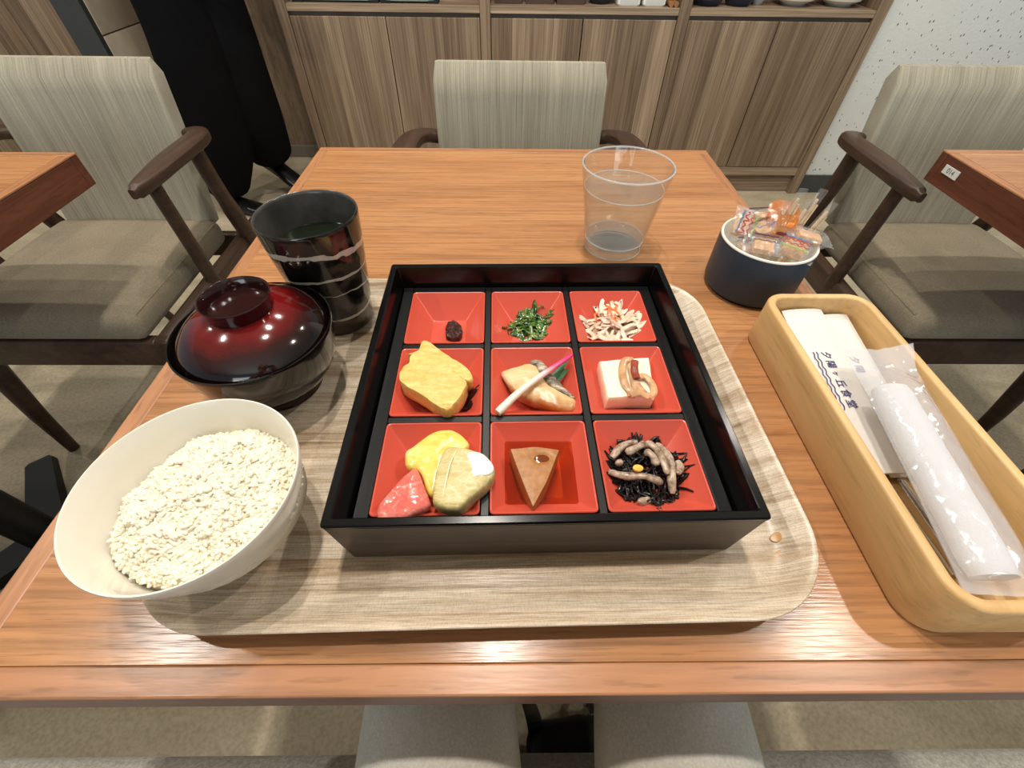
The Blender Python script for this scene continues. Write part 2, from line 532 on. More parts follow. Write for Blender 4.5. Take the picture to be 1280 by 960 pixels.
# things on the open shelf (only their bottoms reach into the picture)
M_mint = plain('pale_mint_melamine', (176, 200, 190), 0.25)
M_rubber = plain('black_rubber', (18, 18, 18), 0.7)
for i, (x0, x1, lab) in enumerate(((-0.835, -0.50, 'pale mint serving tray on black feet, left end of the cupboard shelf'), (-0.485, -0.275, 'pale mint serving tray beside the first stile, right of the other mint tray'))):
    t = thing('serving_tray', lab, 'tray', ((x0 + x1) / 2, CY + 0.16, 0.72), 0, 'mint trays on the cupboard shelf')
    q = BM(); w_ = x1 - x0
    rings(q, [rrect(w_ * k, 0.28 * k2, 0.02, 4, (0, 0), z) for k, k2, z in ((0.93, 0.9, 0.006), (1, 1, 0.028), (0.985, 0.98, 0.028), (0.92, 0.89, 0.010))], True, True, True)
    finish('tray_body', q, M_mint, t)
    for sx in (-1, 1):
        q = BM(); b2(q, (sx * w_ * 0.44 - 0.02, -0.13, 0), (sx * w_ * 0.44 + 0.02, -0.08, 0.008), 0.002); finish('foot', q, M_rubber, t)
M_bask = wood('dark_basket_wood', (62, 42, 30), (82, 58, 42), (98, 72, 52), 'x', rough=0.6)
for i, x in enumerate((0.005, 0.128, 0.251)):
    t = thing('wooden_caddy', ('first', 'second', 'third')[i] + ' dark brown wooden caddy from the left in the middle shelf bay', 'caddy', (x, CY + 0.15, 0.72), 0, 'brown caddies in the middle bay')
    q = BM()
    b2(q, (-0.055, -0.10, 0), (0.055, 0.10, 0.008)); b2(q, (-0.055, -0.10, 0), (-0.048, 0.10, 0.09)); b2(q, (0.048, -0.10, 0), (0.055, 0.10, 0.09))
    finish('caddy_body', q, M_bask, t, smooth=False)
    for sy in (-1, 1):
        q = BM(); b2(q, (-0.055, sy * 0.1 - 0.004, 0), (0.055, sy * 0.1 + 0.004, 0.09)); finish('end_board', q, M_bask, t, smooth=False)
M_navy = plain('navy_glaze', (28, 32, 48), 0.35)
q = BM(); lathe(q, [(0, 0.004), (0.03, 0), (0.034, 0.003), (0.05, 0.03), (0.052, 0.075), (0.049, 0.075), (0.045, 0.03), (0, 0.01)], (0.372, CY + 0.09, 0.72), 32)
tag(finish('storage_jar', q, M_navy), 'navy glazed jar left of the white boxes on the cupboard shelf', 'jar')
M_whitebox = plain('white_plastic', (226, 230, 226), 0.35)
for i, x in enumerate((0.477, 0.577)):
    t = thing('storage_box', ('left' if i == 0 else 'right') + ' one of two small white plastic boxes on the cupboard shelf', 'box', (x, CY + 0.085, 0.72), 0, 'white boxes on the shelf')
    q = BM(); rings(q, [rrect(0.094 * k, 0.12 * k, 0.012, 4, (0, 0), z) for k, z in ((0.9, 0), (0.97, 0.006), (1, 0.07), (0.96, 0.07), (0.9, 0.012))], True, True, True)
    finish('box_body', q, M_whitebox, t)
    q = BM(); rings(q, [rrect(0.098 * k, 0.124 * k, 0.014, 4, (0, 0), z) for k, z in ((1, 0.0705), (1, 0.082), (0.96, 0.086))], True, True, True)
    finish('lid', q, M_whitebox, t)
for i, x in enumerate((0.640, 0.660)):
    q = BM(); tube(q, [(x, CY + 0.012, 0.7295), (x, CY + 0.2, 0.7295)], 0.009, 12)
    tag(finish('wooden_rod', q, wood('pale_rod_wood', (140, 96, 56), (165, 116, 70), (180, 132, 84), 'y')), ('left' if i == 0 else 'right') + ' round wooden rod lying beside the white boxes on the shelf', 'rod', 'wooden rods on the shelf')
for i, (x, r_) in enumerate(((0.80, 0.06), (0.925, 0.055))):
    q = BM(); lathe(q, [(0, 0.004), (r_ * 0.75, 0), (r_ * 0.8, 0.003), (r_, 0.02), (r_, 0.05), (r_ * 0.95, 0.05), (r_ * 0.9, 0.02), (0, 0.012)], (x, CY + 0.085, 0.72), 32)
    tag(finish('dark_dish', q, M_navy), ('navy dish touching the third stile on the right shelf bay', 'navy dish between the other navy dish and the white bowls')[i], 'dish', 'navy dishes on the shelf')
for i, (x, r_) in enumerate(((1.015, 0.035), (1.16, 0.088), (1.345, 0.092))):
    t = thing('shelf_bowl', ('small grey bowl beside the navy dishes on the right shelf bay', 'white bowl left of the last stile, second from the right', 'white bowl at the right end of the cupboard shelf')[i], 'bowl', (x, CY + 0.11, 0.72), 0)
    q = BM(); lathe(q, [(0, 0.006), (r_ * 0.42, 0.004), (r_ * 0.45, 0), (r_ * 0.5, 0), (r_ * 0.52, 0.006), (r_ * 0.85, 0.02), (r_, 0.045), (r_ * 0.98, 0.046), (r_ * 0.82, 0.024), (r_ * 0.5, 0.011), (0, 0.009)], (0, 0, 0), 40)
    finish('bowl_body', q, M_porc if i else plain('grey_porcelain', (150, 150, 148), 0.3), t)
    q = BM(); lathe(q, [(r_ * 0.505, 0.0005), (r_ * 0.53, 0.0005), (r_ * 0.545, 0.0055), (r_ * 0.525, 0.0058)], (0, 0, 0), 40); finish('foot_band', q, plain('grey_band', (120, 122, 122), 0.4), t)

# ------------------------------------------------------------------ dining tables
TZ = 0.72
def dining_table(name, label, x0, x1, y0, y1, loc):
    t = thing(name, label, 'table', loc, 0)
    cx, cy = loc[0], loc[1]
    e = 0.016
    def part(n_, a, b, m, bev=0.0012):
        q = BM(); b2(q, a, b, bev, 2); return finish(n_, q, m, t, world=True, smooth=False)
    part('tabletop', (x0 + e, y0 + e, TZ - 0.022), (x1 - e, y1 - e, TZ), M_top, 0.0004)
    part('edge_strip', (x0, y0, TZ - 0.0035), (x1, y0 + e, TZ - 0.0001), M_edge)
    part('edge_strip', (x0, y1 - e, TZ - 0.0035), (x1, y1, TZ - 0.0001), M_edge)
    part('edge_strip', (x0, y0 + e, TZ - 0.0035), (x0 + e, y1 - e, TZ - 0.0001), M_edgey)
    part('edge_strip', (x1 - e, y0 + e, TZ - 0.0035), (x1, y1 - e, TZ - 0.0001), M_edgey)
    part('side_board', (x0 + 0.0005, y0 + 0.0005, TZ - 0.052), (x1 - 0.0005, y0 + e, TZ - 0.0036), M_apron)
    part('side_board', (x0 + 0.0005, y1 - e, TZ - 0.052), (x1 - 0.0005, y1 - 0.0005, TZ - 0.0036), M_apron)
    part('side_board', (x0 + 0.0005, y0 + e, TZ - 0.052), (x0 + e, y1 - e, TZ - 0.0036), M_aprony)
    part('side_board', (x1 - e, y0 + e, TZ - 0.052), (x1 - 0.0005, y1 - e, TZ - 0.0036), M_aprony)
    q = BM(); box(q, (0, 0, TZ - 0.034), (0.36, 0.36, 0.012), 0.002); finish('mounting_plate', q, M_black_steel, t, smooth=False)
    q = BM(); tube(q, [(0, 0, 0.02), (0, 0, TZ - 0.038)], 0.034, 24); finish('column', q, M_black_steel, t)
    for k in range(4):
        q = BM()
        w_, L = 0.032, 0.275
        a = radians(50) if k % 2 == 0 else radians(130)
        a += pi * (k // 2)
        rs = []
        for d, ww, h in ((0.02, 0.040, 0.03), (0.12, 0.036, 0.026), (L - 0.012, 0.031, 0.018), (L, 0.025, 0.014)):
            c = Vector((cos(a) * d, sin(a) * d, 0)); s = Vector((-sin(a), cos(a), 0))
            rs.append([c + s * ww, c - s * ww, c - s * (ww - 0.003) + Vector((0, 0, h)), c + s * (ww - 0.003) + Vector((0, 0, h))])
        rings(q, rs, True, True, True); finish('base_foot', q, M_black_steel, t, smooth=False)
    return t
dining_table('dining_table', 'orange-brown wooden table carrying the breakfast tray', -0.3245, 0.3515, 0.0275, 0.8095, (0.0135, 0.42, 0))
dining_table('dining_table', 'neighbouring brown wooden table at the left edge, bare', -1.402, -0.7265, 0.0, 0.778, (-1.06, 0.40, 0))
rt = dining_table('dining_table', 'neighbouring brown wooden table at the right edge with a number tag', 0.7845, 1.46, 0.0, 0.822, (1.115, 0.43, 0))
q = BM(); b2(q, (0.7830, 0.7595, 0.6915), (0.7845, 0.7945, 0.7055), 0.0003)
tg = finish('number_tag', q, plain('white_tag', (214, 214, 208), 0.45), rt, world=True, smooth=False)
tg['label'] = 'white number sticker'
Mt = Matrix.Translation((0.7829, 0.777, 0.6985)) @ Matrix.Rotation(-pi / 2, 4, 'Z') @ Matrix.Rotation(pi / 2, 4, 'X')
lettering('number', '014', 0.0115, plain('tag_ink', (60, 66, 80), 0.6), Mt, tg)

# ------------------------------------------------------------------ armchairs
def armchair(label, loc):
    t = thing('armchair', label, 'chair', loc, 0, 'dark walnut armchairs')
    q = BM()                                                   # seat cushion
    box(q, (0, -0.005, 0.425), (0.40, 0.40, 0.062), 0.022, 4)
    bmesh.ops.subdivide_edges(q, edges=[e for e in q.edges if e.calc_length() > 0.1], cuts=5, use_grid_fill=True)
    for v in q.verts:
        if v.co.z > 0.43: v.co.z += 0.014 * max(0, 1 - (v.co.x / 0.2) ** 2) ** 0.5 * max(0, 1 - ((v.co.y + 0.005) / 0.2) ** 4)
    sc = finish('seat', q, M_seat, t)
    for s in (-1, 1):
        q = BM(); tube(q, [(s * 0.1935, -0.18, 0.4505), (s * 0.1935, 0.17, 0.4505)], 0.0022, 6); finish('seam', q, M_seat, sc)
    q = BM()                                                   # upholstered back, leaning
    nz, nx, ny = 12, 12, 3
    rs = []
    H = 0.335
    for k in range(nz + 1):
        u = k / nz
        zz = 0.44 + H * u
        yc = 0.176 + 0.062 * u
        hw = 0.180 + 0.008 * min(1, u * 1.6)
        th = 0.052
        edge = 1.0
        rr = 0.010
        if u > 0.93: edge = math.sqrt(max(0, 1 - ((u - 0.93) / 0.07) ** 2)); th *= 0.30 + 0.70 * edge; hw -= 0.005 * (1 - edge)
        pts = []
        o = rrect(2 * hw, th, min(rr, th * 0.45), 4)
        for p in o:
            bow = 0.010 * (1 - (p.x / 0.19) ** 2)
            arch = 0.011 * (1 - (p.x / 0.19) ** 2) * u
            pts.append(Vector((p.x, yc + th / 2 + (0.026 - th / 2) + p.y + bow, zz + arch)))
        rs.append(pts)
    rings(q, rs, True, True, True)
    bk = finish('backrest', q, M_back, t)
    for s in (-1, 1):
        q = BM(); box(q, (s * 0.2215, 0.055, 0.368), (0.033, 0.52, 0.062), 0.008, 3); finish('side_rail', q, M_chairwood, t)
        # front leg
        q = BM(); tube(q, [(s * 0.222, -0.182, 0.385), (s * 0.222, -0.182, 0.30), (s * 0.236, -0.198, 0.14), (s * 0.246, -0.206, 0.0)], [0.024, 0.023, 0.018, 0.013], 12); finish('leg', q, M_chairwood, t)
        # rear leg sweeps up to carry the arm
        q = BM(); tube(q, spline([(s * 0.250, 0.335, 0.0), (s * 0.240, 0.265, 0.22), (s * 0.238, 0.222, 0.385), (s * 0.246, 0.175, 0.55), (s * 0.249, 0.160, 0.635)], 4), [0.013] * 3 + [0.017] * 3 + [0.020] * 5 + [0.017] * 6, 12); finish('leg', q, M_chairwood, t)
        q = BM(); tube(q, [(s * 0.232, 0.018, 0.38), (s * 0.238, 0.006, 0.50), (s * 0.243, -0.004, 0.635)], [0.016, 0.0145, 0.014], 12); finish('arm_post', q, M_chairwood, t)
        # arm: a paddle, narrow round nose in front, turning in behind the back
        q = BM()
        cl = spline([(0.246, -0.066, 0.640), (0.247, -0.03, 0.642), (0.249, 0.06, 0.646), (0.249, 0.14, 0.646), (0.241, 0.206, 0.643), (0.218, 0.242, 0.638), (0.184, 0.252, 0.632)], 5)
        wd = spline([(0.006, 0, 0), (0.017, 0, 0), (0.025, 0, 0), (0.026, 0, 0), (0.024, 0, 0), (0.021, 0, 0), (0.015, 0, 0)], 5)
        rs = []
        for i, p in enumerate(cl):
            tt = (cl[min(i + 1, len(cl) - 1)] - cl[max(i - 1, 0)]).normalized()
            nn = Vector((-tt.y, tt.x, 0)).normalized()
            w_ = wd[i].x
            h = 0.013 if i > 1 else 0.009
            ring = []
            for k in range(16):
                a = 2 * pi * k / 16
                ca, sa = cos(a), sin(a)
                ex = 0.55
                c2 = p + nn * (w_ * math.copysign(abs(ca) ** ex, ca)) + Vector((0, 0, h * math.copysign(abs(sa) ** ex, sa)))
                ring.append(Vector((c2.x * s, c2.y, c2.z)))
            rs.append(ring)
        rings(q, rs, True, True, True); finish('armrest', q, M_chairwood, t)
    q = BM(); box(q, (0, -0.188, 0.357), (0.41, 0.026, 0.072), 0.006, 3); finish('front_rail', q, M_chairwood, t)
    q = BM(); box(q, (0, 0.235, 0.36), (0.41, 0.026, 0.066), 0.006, 3); finish('rear_rail', q, M_chairwood, t)
    return t
ch = armchair('beige ribbed-back armchair with walnut arms pushed to the left table', (-0.937, 0.86, 0))
dup(ch, (1.037, 0.868, 0), 'beige ribbed-back armchair standing by the white speckled wall at the right table')
dup(ch, (0.029, 0.862, 0), 'beige ribbed-back armchair facing the tray across the table, only its back showing')

# bench the diner sits on
t = thing('bench', 'long grey upholstered bench along the near side of the tables', 'bench', (0, -0.27, 0))
q = BM(); b2(q, (-2.2, -0.56, 0.33), (2.2, 0.006, 0.43), 0.02, 3); finish('seat_cushion', q, M_bench, t, world=True)
q = BM(); b2(q, (-2.19, -0.56, 0.0), (2.19, -0.03, 0.33), 0.004); finish('plinth', q, M_chairwood, t, world=True, smooth=False)

#@@PART2
# ------------------------------------------------------------------ tray
tr = thing('serving_tray', 'large grey wood-print tray with rounded corners carrying the black lunch box and bowls', 'tray', (-0.0155, 0.2285, TZ), 0.018)
q = BM()
TW, TD = 0.4395, 0.3415
prof = [(0.030, 0.0022), (0.026, 0.0005), (0.0215, 0.0018), (0.012, 0.0070), (0.0035, 0.0150), (0.0006, 0.0180), (0.0, 0.0187), (0.0006, 0.0194), (0.0022, 0.0190), (0.0060, 0.0165), (0.0125, 0.0105), (0.0190, 0.0064), (0.0245, 0.0052), (0.030, 0.0050)]
rs = [rrect(TW - 2 * i, TD - 2 * i, 0.060 - i * 0.9, 12, (0, 0), z) for i, z in prof]
rings(q, rs, True, True, True)
finish('tray_body', q, M_tray, tr, angle=60)
TF = TZ + 0.0050                                        # tray floor
M_drip = plain('dried_sauce', (176, 132, 68), 0.3)
q = BM()
for cx, cy, a, b, an in ((0.1865, 0.1150, 0.0042, 0.0030, 0.6), (0.1850, 0.1035, 0.0056, 0.0026, 0.4)):
    pts = [(cx + cos(an) * a * cos(k) * (1 + 0.2 * sin(3 * k)) - sin(an) * b * sin(k), cy + sin(an) * a * cos(k) + cos(an) * b * sin(k)) for k in [2 * pi * j / 10 for j in range(10)]]
    slab(q, pts, TF + 0.0002, TF + 0.0007, 0.0002, n=20, nrings=2, tilt=lambda x, y: max(0.0, (x - 0.1795) * 0.28))
tag(finish('sauce_drips', q, M_drip), 'two dried amber sauce drips on the tray by the front right box corner', 'stain')

# ------------------------------------------------------------------ lunch box
BC = Vector((0.0224, 0.2365)); BR = 0.0175
bx = thing('lunch_box', 'square black lacquered lunch box with nine red dishes, centre of the tray', 'box', (BC.x, BC.y, TF), BR)
q = BM()
o_, b_ = 0.1322, 0.1272
rings(q, [rrect(2 * b_ * k, 2 * 0.1312 * k, 0.002, 2, (0, 0), z) for k, z in ((0.985, 0.0), (1.0, 0.0012))] + [rrect(2 * o_, 2 * o_, 0.0025, 2, (0, 0), 0.0492)], True, True, False)
finish('outer_shell', q, M_boxout, bx, angle=30)
q = BM()
rings(q, [rrect(2 * i, 2 * i, r, 2, (0, 0), z) for i, r, z in ((o_, 0.0025, 0.0492), (o_ + 0.0004, 0.0025, 0.0500), (o_ + 0.0004, 0.0025, 0.0517), (o_ - 0.0006, 0.002, 0.0527), (o_ - 0.0046, 0.002, 0.0527), (o_ - 0.0054, 0.0018, 0.0520), (0.1232, 0.0018, 0.0330), (0.1222, 0.0018, 0.0045))], True, False, True)
finish('lining', q, M_lac, bx, angle=30)
q = BM()                                                # black divider grid around the dishes
P_, D_ = 0.0766, 0.0708
PY, DY, OY = 0.0790, 0.0732, -0.0024                     # the dishes are a little deeper than wide
g0 = (P_ - D_) / 2
zt, zb = 0.0322, 0.0046
ed = [-1.5 * P_ + k * P_ for k in range(4)]
edy = [OY - 1.5 * PY + k * PY for k in range(4)]
M0 = 0.1220
xs = [(-M0, ed[0] + g0), (ed[1] - g0, ed[1] + g0), (ed[2] - g0, ed[2] + g0), (ed[3] - g0, M0)]
ys = [(-M0, edy[0] + g0), (edy[1] - g0, edy[1] + g0), (edy[2] - g0, edy[2] + g0), (edy[3] - g0, M0)]
for a, b in xs: b2(q, (a, -M0, zb), (b, M0, zt), 0.0006, 1)
for a, b in ys:
    for k in range(3): b2(q, (xs[k][1], a, zb), (xs[k + 1][0], b, zt), 0.0006, 1)
finish('divider_grid', q, M_lacsoft, bx, smooth=False)
def BW(x, y):                                            # lunch-box frame -> world
    return Vector((BC.x + x * cos(BR) - y * sin(BR), BC.y + x * sin(BR) + y * cos(BR)))
DZ = TF + 0.0046                                         # dishes stand on the box floor
dish_names = [['with a dab of dark paste', 'with green seaweed salad', 'with pickled shredded cabbage'],
              ['under the rolled omelette', 'under the grilled fish', 'with the tofu cube'],
              ['under the three pieces of fruit', 'with the brown triangle in broth', 'with the hijiki salad']]
first = None
for i in range(3):
    for j in range(3):
        c = BW((j - 1) * P_, (1 - i) * PY + OY)
        lab = 'square red lacquer dish ' + dish_names[i][j]
        if first is None:
            first = thing('red_dish', lab, 'dish', (c.x, c.y, DZ), BR, 'red dishes in the lunch box')
            q = BM()
            h = D_ / 2 - 0.0003
            rings(q, [rrect(2 * a, 2 * a * (DY / D_ if a > 0.03 else 1.0), r, 3, (0, 0), z) for a, r, z in ((0.013, 0.001, 0.0), (0.0150, 0.001, 0.0), (0.0158, 0.0015, 0.0060), (h - 0.0012, 0.0025, 0.0268), (h, 0.003, 0.0272), (h, 0.003, 0.0284), (h - 0.0006, 0.0028, 0.0289), (h - 0.0013, 0.0024, 0.0286), (h - 0.0022, 0.0020, 0.0274), (0.0172, 0.0016, 0.0095), (0.0160, 0.0016, 0.0088))], True, True, True)
            finish('dish_body', q, M_red, first, angle=25)
        else:
            dup(first, (c.x, c.y, DZ), lab)
DB = DZ + 0.0088                                         # inside floor of a dish
def dish_floor(x, y):
    """height of the dish surface under a world point"""
    dx, dy = x - BC.x, y - BC.y
    lx = dx * cos(BR) + dy * sin(BR); ly = -dx * sin(BR) + dy * cos(BR)
    lx = (lx + P_ * 1.5) % P_ - P_ / 2; ly = (ly - OY + PY * 1.5) % PY - PY / 2
    d = max(abs(lx), abs(ly))
    return DB + max(0, (min(d, 0.0336) - 0.0165)) * (0.0186 / 0.0171)

# ---- food
def strand(bm, c, spread, h, r, n, L, curl, flat=1.0, seg=5, steps=7, base=None):
    for k in range(n):
        a = random.uniform(0, 2 * pi)
        rad = spread * math.sqrt(random.random()) * 0.8
        p = Vector((c[0] + rad * cos(a), c[1] + rad * sin(a) * 0.85, 0))
        d = random.uniform(0, 2 * pi)
        pts = []
        l = L * random.uniform(0.6, 1.25)
        z0 = random.random()
        for s in range(steps):
            d += random.uniform(-curl, curl)
            p = p + Vector((cos(d), sin(d), 0)) * l / steps
            off = Vector((p.x - c[0], p.y - c[1], 0))
            if off.length > spread * 1.15: d = math.atan2(-off.y, -off.x) + random.uniform(-0.8, 0.8)
            f = max(0, 1 - (off.length / (spread * 1.2)) ** 2)
            z = (base or dish_floor)(p.x, p.y) + r * flat + h * f * z0 + random.uniform(-1, 1) * r * 0.7
            pts.append((p.x, p.y, max(z, (base or dish_floor)(p.x, p.y) + r * flat * 0.6)))
        rr = r * random.uniform(0.7, 1.3)
        tube(bm, spline(pts, 2), [rr * (0.5 + 0.5 * sin(pi * (i + 0.6) / (2 * steps))) for i in range(2 * (steps - 1) + 1)], seg, flat)

# dark paste
tama_a = [(-0.0847, 0.2275), (-0.0841, 0.2388), (-0.0789, 0.2437), (-0.0798, 0.2522), (-0.0711, 0.2568), (-0.0546, 0.2507), (-0.0343, 0.2267), (-0.0306, 0.223), (-0.0344, 0.208), (-0.045, 0.1951), (-0.0643, 0.2097), (-0.079, 0.2193)]
tama_b = [(-0.083, 0.2567), (-0.0749, 0.2614), (-0.073, 0.2726), (-0.0661, 0.271), (-0.0465, 0.2527), (-0.0358, 0.2447), (-0.027, 0.2331), (-0.0311, 0.2266), (-0.0499, 0.2427), (-0.0731, 0.2567)]
g = N('dark_bean_paste', rough=0.28, base=(56, 30, 24)); f = g.noise(g.coord(), 380, 4); g.color(g.ramp(f, [(0.35, (30, 18, 16)), (0.6, (74, 38, 30)), (0.75, (112, 66, 50))])); g.bump(f, 1.0, 0.002)
q = BM()
slab(q, [(-0.0581, 0.3111), (-0.0571, 0.3205), (-0.0518, 0.3234), (-0.0443, 0.317), (-0.0423, 0.3055), (-0.0451, 0.2985), (-0.0518, 0.2985), (-0.0568, 0.3019)], DB, DB + 0.006, 0.004, 0.3, 0.0022, 520, 64, base=1.0, nrings=9)
tag(finish('bean_paste', q, g.m, angle=80), 'small dab of dark brown paste in the far left red dish', 'paste')

# green seaweed
g = N('green_seaweed', rough=0.15, base=(40, 92, 24), coat=0.4); f = g.noise(g.coord(), 160, 3); g.color(g.ramp(f, [(0.32, (20, 42, 14)), (0.5, (52, 92, 34)), (0.68, (112, 134, 58))]))
q = BM(); random.seed(11)
strand(q, (0.022, 0.3175), 0.0150, 0.008, 0.0014, 70, 0.027, 0.8, 0.45)
strand(q, (0.032, 0.327), 0.011, 0.006, 0.0012, 12, 0.03, 0.8, 0.6)
strand(q, (0.006, 0.308), 0.008, 0.003, 0.0012, 5, 0.022, 0.7, 0.6)
tag(finish('seaweed_salad', q, g.m, angle=80), 'glossy green seaweed salad heap in the far middle red dish', 'salad', kind='stuff')

# pickled cabbage
g = N('pickled_cabbage', rough=0.25, base=(222, 196, 160), sub=0.2, subr=0.003); f = g.noise(g.coord(), 70, 3); g.color(g.ramp(f, [(0.3, (220, 184, 156)), (0.5, (232, 208, 184)), (0.7, (242, 228, 208))]))
q = BM(); random.seed(5)
strand(q, (0.1005, 0.3155), 0.0225, 0.013, 0.0024, 58, 0.032, 0.45, 0.4, 6)
tag(finish('pickled_cabbage', q, g.m, angle=80), 'pale pickled shredded cabbage heap in the far right red dish', 'pickle', kind='stuff')
M_carrot = plain('orange_pickle', (222, 120, 62), 0.25, 0.1, 200)
q = BM(); random.seed(9)
for k in range(9):
    a = random.uniform(0, 2 * pi); r0 = 0.015 * random.random()
    p = Vector((0.1 + r0 * cos(a), 0.318 + r0 * sin(a), 0.762 - r0 * 0.35)); d = random.uniform(0, 6.3)
    tube(q, spline([p, p + Vector((cos(d) * 0.004, sin(d) * 0.004, 0.0008)), p + Vector((cos(d + 0.7) * 0.008, sin(d + 0.7) * 0.008, -0.001))], 3), 0.0011, 5, 0.7)
tag(finish('carrot_shreds', q, M_carrot, angle=80), 'orange carrot shreds mixed on top of the pale cabbage pickle', 'pickle', kind='stuff')

# rolled omelette, two slices
g = N('rolled_omelette', rough=0.42, base=(236, 194, 88), sub=0.2, subr=0.004)
f = g.noise(g.coord((40, 150, 60), (0, 0, 0.85)), 1, 4, 0.6, 0.6); f2 = g.noise(g.coord(), 260, 3)
g.color(g.mix(0.4, g.ramp(f, [(0.3, (214, 172, 88)), (0.5, (230, 192, 110)), (0.7, (240, 210, 138))]), g.ramp(f2, [(0.3, (222, 200, 170)), (0.6, (255, 255, 255))]), 'MULTIPLY')); g.bump(f, 0.6, 0.0025)
M_egg = g.m
q = BM(); slab(q, tama_a, 0.7500, 0.7668, 0.0004, 0.03, 0.0009, 160, 84, True, None, 0.985)
tag(finish('omelette_slice', q, M_egg, angle=60), 'front thick slice of yellow rolled omelette in the middle left dish', 'egg', 'slices of rolled omelette')
q = BM(); slab(q, tama_b, 0.7495, 0.7638, 0.0004, 0.04, 0.0008, 160, 84, True, None, 0.985)
tag(finish('omelette_slice', q, M_egg, angle=60), 'rear slice of yellow rolled omelette leaning over the far rim of the middle left dish', 'egg', 'slices of rolled omelette')
q = BM(); random.seed(3)
for k in range(7):
    c = Vector((-0.0325, 0.2175, 0)) + Vector((random.uniform(-0.005, 0.006), random.uniform(-0.006, 0.008), 0))
    slab(q, [(c.x + 0.004 * cos(t) * random.uniform(0.5, 1.3), c.y + 0.0045 * sin(t) * random.uniform(0.5, 1.3)) for t in [j * 1.05 for j in range(6)]], 0.7475 + k * 0.0004, 0.7480 + k * 0.0004, 0.0004, n=16, smooth=False, nrings=2, tilt=lambda x, y: (dish_floor(x, y) - 0.747) * 0.9)
tube(q, [(-0.0262, 0.2235, 0.7565), (-0.0215, 0.2262, 0.7595)], 0.0006, 5)
tag(finish('shiso_leaf', q, plain('dark_purple_leaf', (44, 14, 18), 0.5, 0.2, 300), angle=80), 'torn dark purple leaf tucked under the right end of the omelette', 'leaf')

# grilled fish
fish = [(-0.0043, 0.2452), (0.0036, 0.2493), (0.0208, 0.255), (0.0282, 0.2518), (0.034, 0.2344), (0.0425, 0.224), (0.0546, 0.2156), (0.0537, 0.2066), (0.0446, 0.2035), (0.0262, 0.2106), (0.0137, 0.2172), (0.0061, 0.2239), (-0.0011, 0.2361)]
ft = thing('grilled_fish', 'pale grilled fish fillet with browned edge in the centre red dish', 'fish', (0.025, 0.228, 0.744))
g = N('grilled_fish_flesh', rough=0.28, base=(232, 206, 158), sub=0.15, subr=0.004)
f = g.noise(g.coord((30, 110, 60), (0, 0, -0.6)), 1, 4, 0.6, 0.4); f2 = g.noise(g.coord(), 55, 4)
c = g.ramp(f, [(0.3, (196, 158, 104)), (0.5, (214, 184, 134)), (0.7, (226, 204, 162))])
geo = g.n('NewGeometry'); sx = g.n('SeparateXYZ'); tc = g.n('TexCoord'); g.l(tc.outputs['Object'], sx.inputs[0])
mm = g.n('Math', operation='MULTIPLY_ADD'); g.l(sx.outputs[1], mm.inputs[0]); mm.inputs[1].default_value = -26; mm.inputs[2].default_value = -0.12
m2 = g.n('Math', operation='MULTIPLY_ADD'); g.l(sx.outputs[0], m2.inputs[0]); m2.inputs[1].default_value = -14; g.l(mm.outputs[0], m2.inputs[2])
m3 = g.n('Math', operation='ADD'); g.l(m2.outputs[0], m3.inputs[0]); g.l(f2, m3.inputs[1])
br = g.ramp(m3.outputs[0], [(0.50, (0, 0, 0)), (0.85, (255, 255, 255))])
g.color(g.mix(br, c, (168, 100, 42))); g.bump(f, 0.35, 0.0015)
q = BM(); slab(q, fish, 0.7445, 0.7570, 0.0022, 0.25, 0.0009, 130, 64, True, None, 0.94)
finish('fillet', q, g.m, ft, world=True, angle=70)
g = N('fish_skin', rough=0.25, base=(120, 112, 98)); f = g.noise(g.coord((90, 300, 90), (0, 0, -0.7)), 1, 4); g.color(g.ramp(f, [(0.32, (70, 64, 56)), (0.5, (140, 130, 112)), (0.66, (206, 194, 168))])); g.bump(f, 0.9, 0.002)
q = BM()
sk = [(0.0205, 0.2545, 0.7565), (0.0275, 0.2515, 0.757), (0.0322, 0.2395, 0.7575), (0.0378, 0.2295, 0.758), (0.0445, 0.2225, 0.7575), (0.0535, 0.2150, 0.7560)]
tube(q, spline(sk, 4), [0.0012 + 0.0034 * sin(pi * min(1, (k + 1.5) / 21)) for k in range(21)], 10, 0.6)
for v in q.verts: v.co += noise.noise_vector(v.co * 260) * 0.0008
sk_o = finish('fish_skin', q, g.m, ft, world=True, angle=70); sk_o['label'] = 'silvery grey skin strip'
q = BM()
gp = spline([(-0.0066, 0.1978, 0.7600), (0.0083, 0.2140, 0.7625), (0.0239, 0.2285, 0.7640), (0.0389, 0.2403, 0.7655), (0.0542, 0.2533, 0.7660)], 5)
tube(q, gp, [0.0030, 0.0034] + [0.0032 - 0.0016 * (k / 20) for k in range(18)] + [0.0014], 12)
for v in q.verts: v.co += noise.noise_vector(v.co * 200) * 0.0003
g = N('pickled_ginger_shoot', rough=0.22, base=(238, 226, 206)); tc = g.n('TexCoord'); sx = g.n('SeparateXYZ'); g.l(tc.outputs['Object'], sx.inputs[0])
mm = g.n('Math', operation='MULTIPLY_ADD'); g.l(sx.outputs[1], mm.inputs[0]); mm.inputs[1].default_value = 16; mm.inputs[2].default_value = 0.42
g.color(g.ramp(mm.outputs[0], [(0.40, (240, 228, 208)), (0.54, (246, 206, 204)), (0.66, (238, 84, 140)), (0.95, (226, 36, 108))]))
tag(finish('ginger_shoot', q, g.m, angle=60), 'white and pink pickled ginger shoot laid across the grilled fish', 'garnish')
M_leaf = plain('bamboo_leaf_green', (30, 92, 46), 0.35, 0.25, 120)
lf = thing('garnish_leaf', 'small pointed green leaf behind the grilled fish', 'leaf', (0.045, 0.245, 0.752))
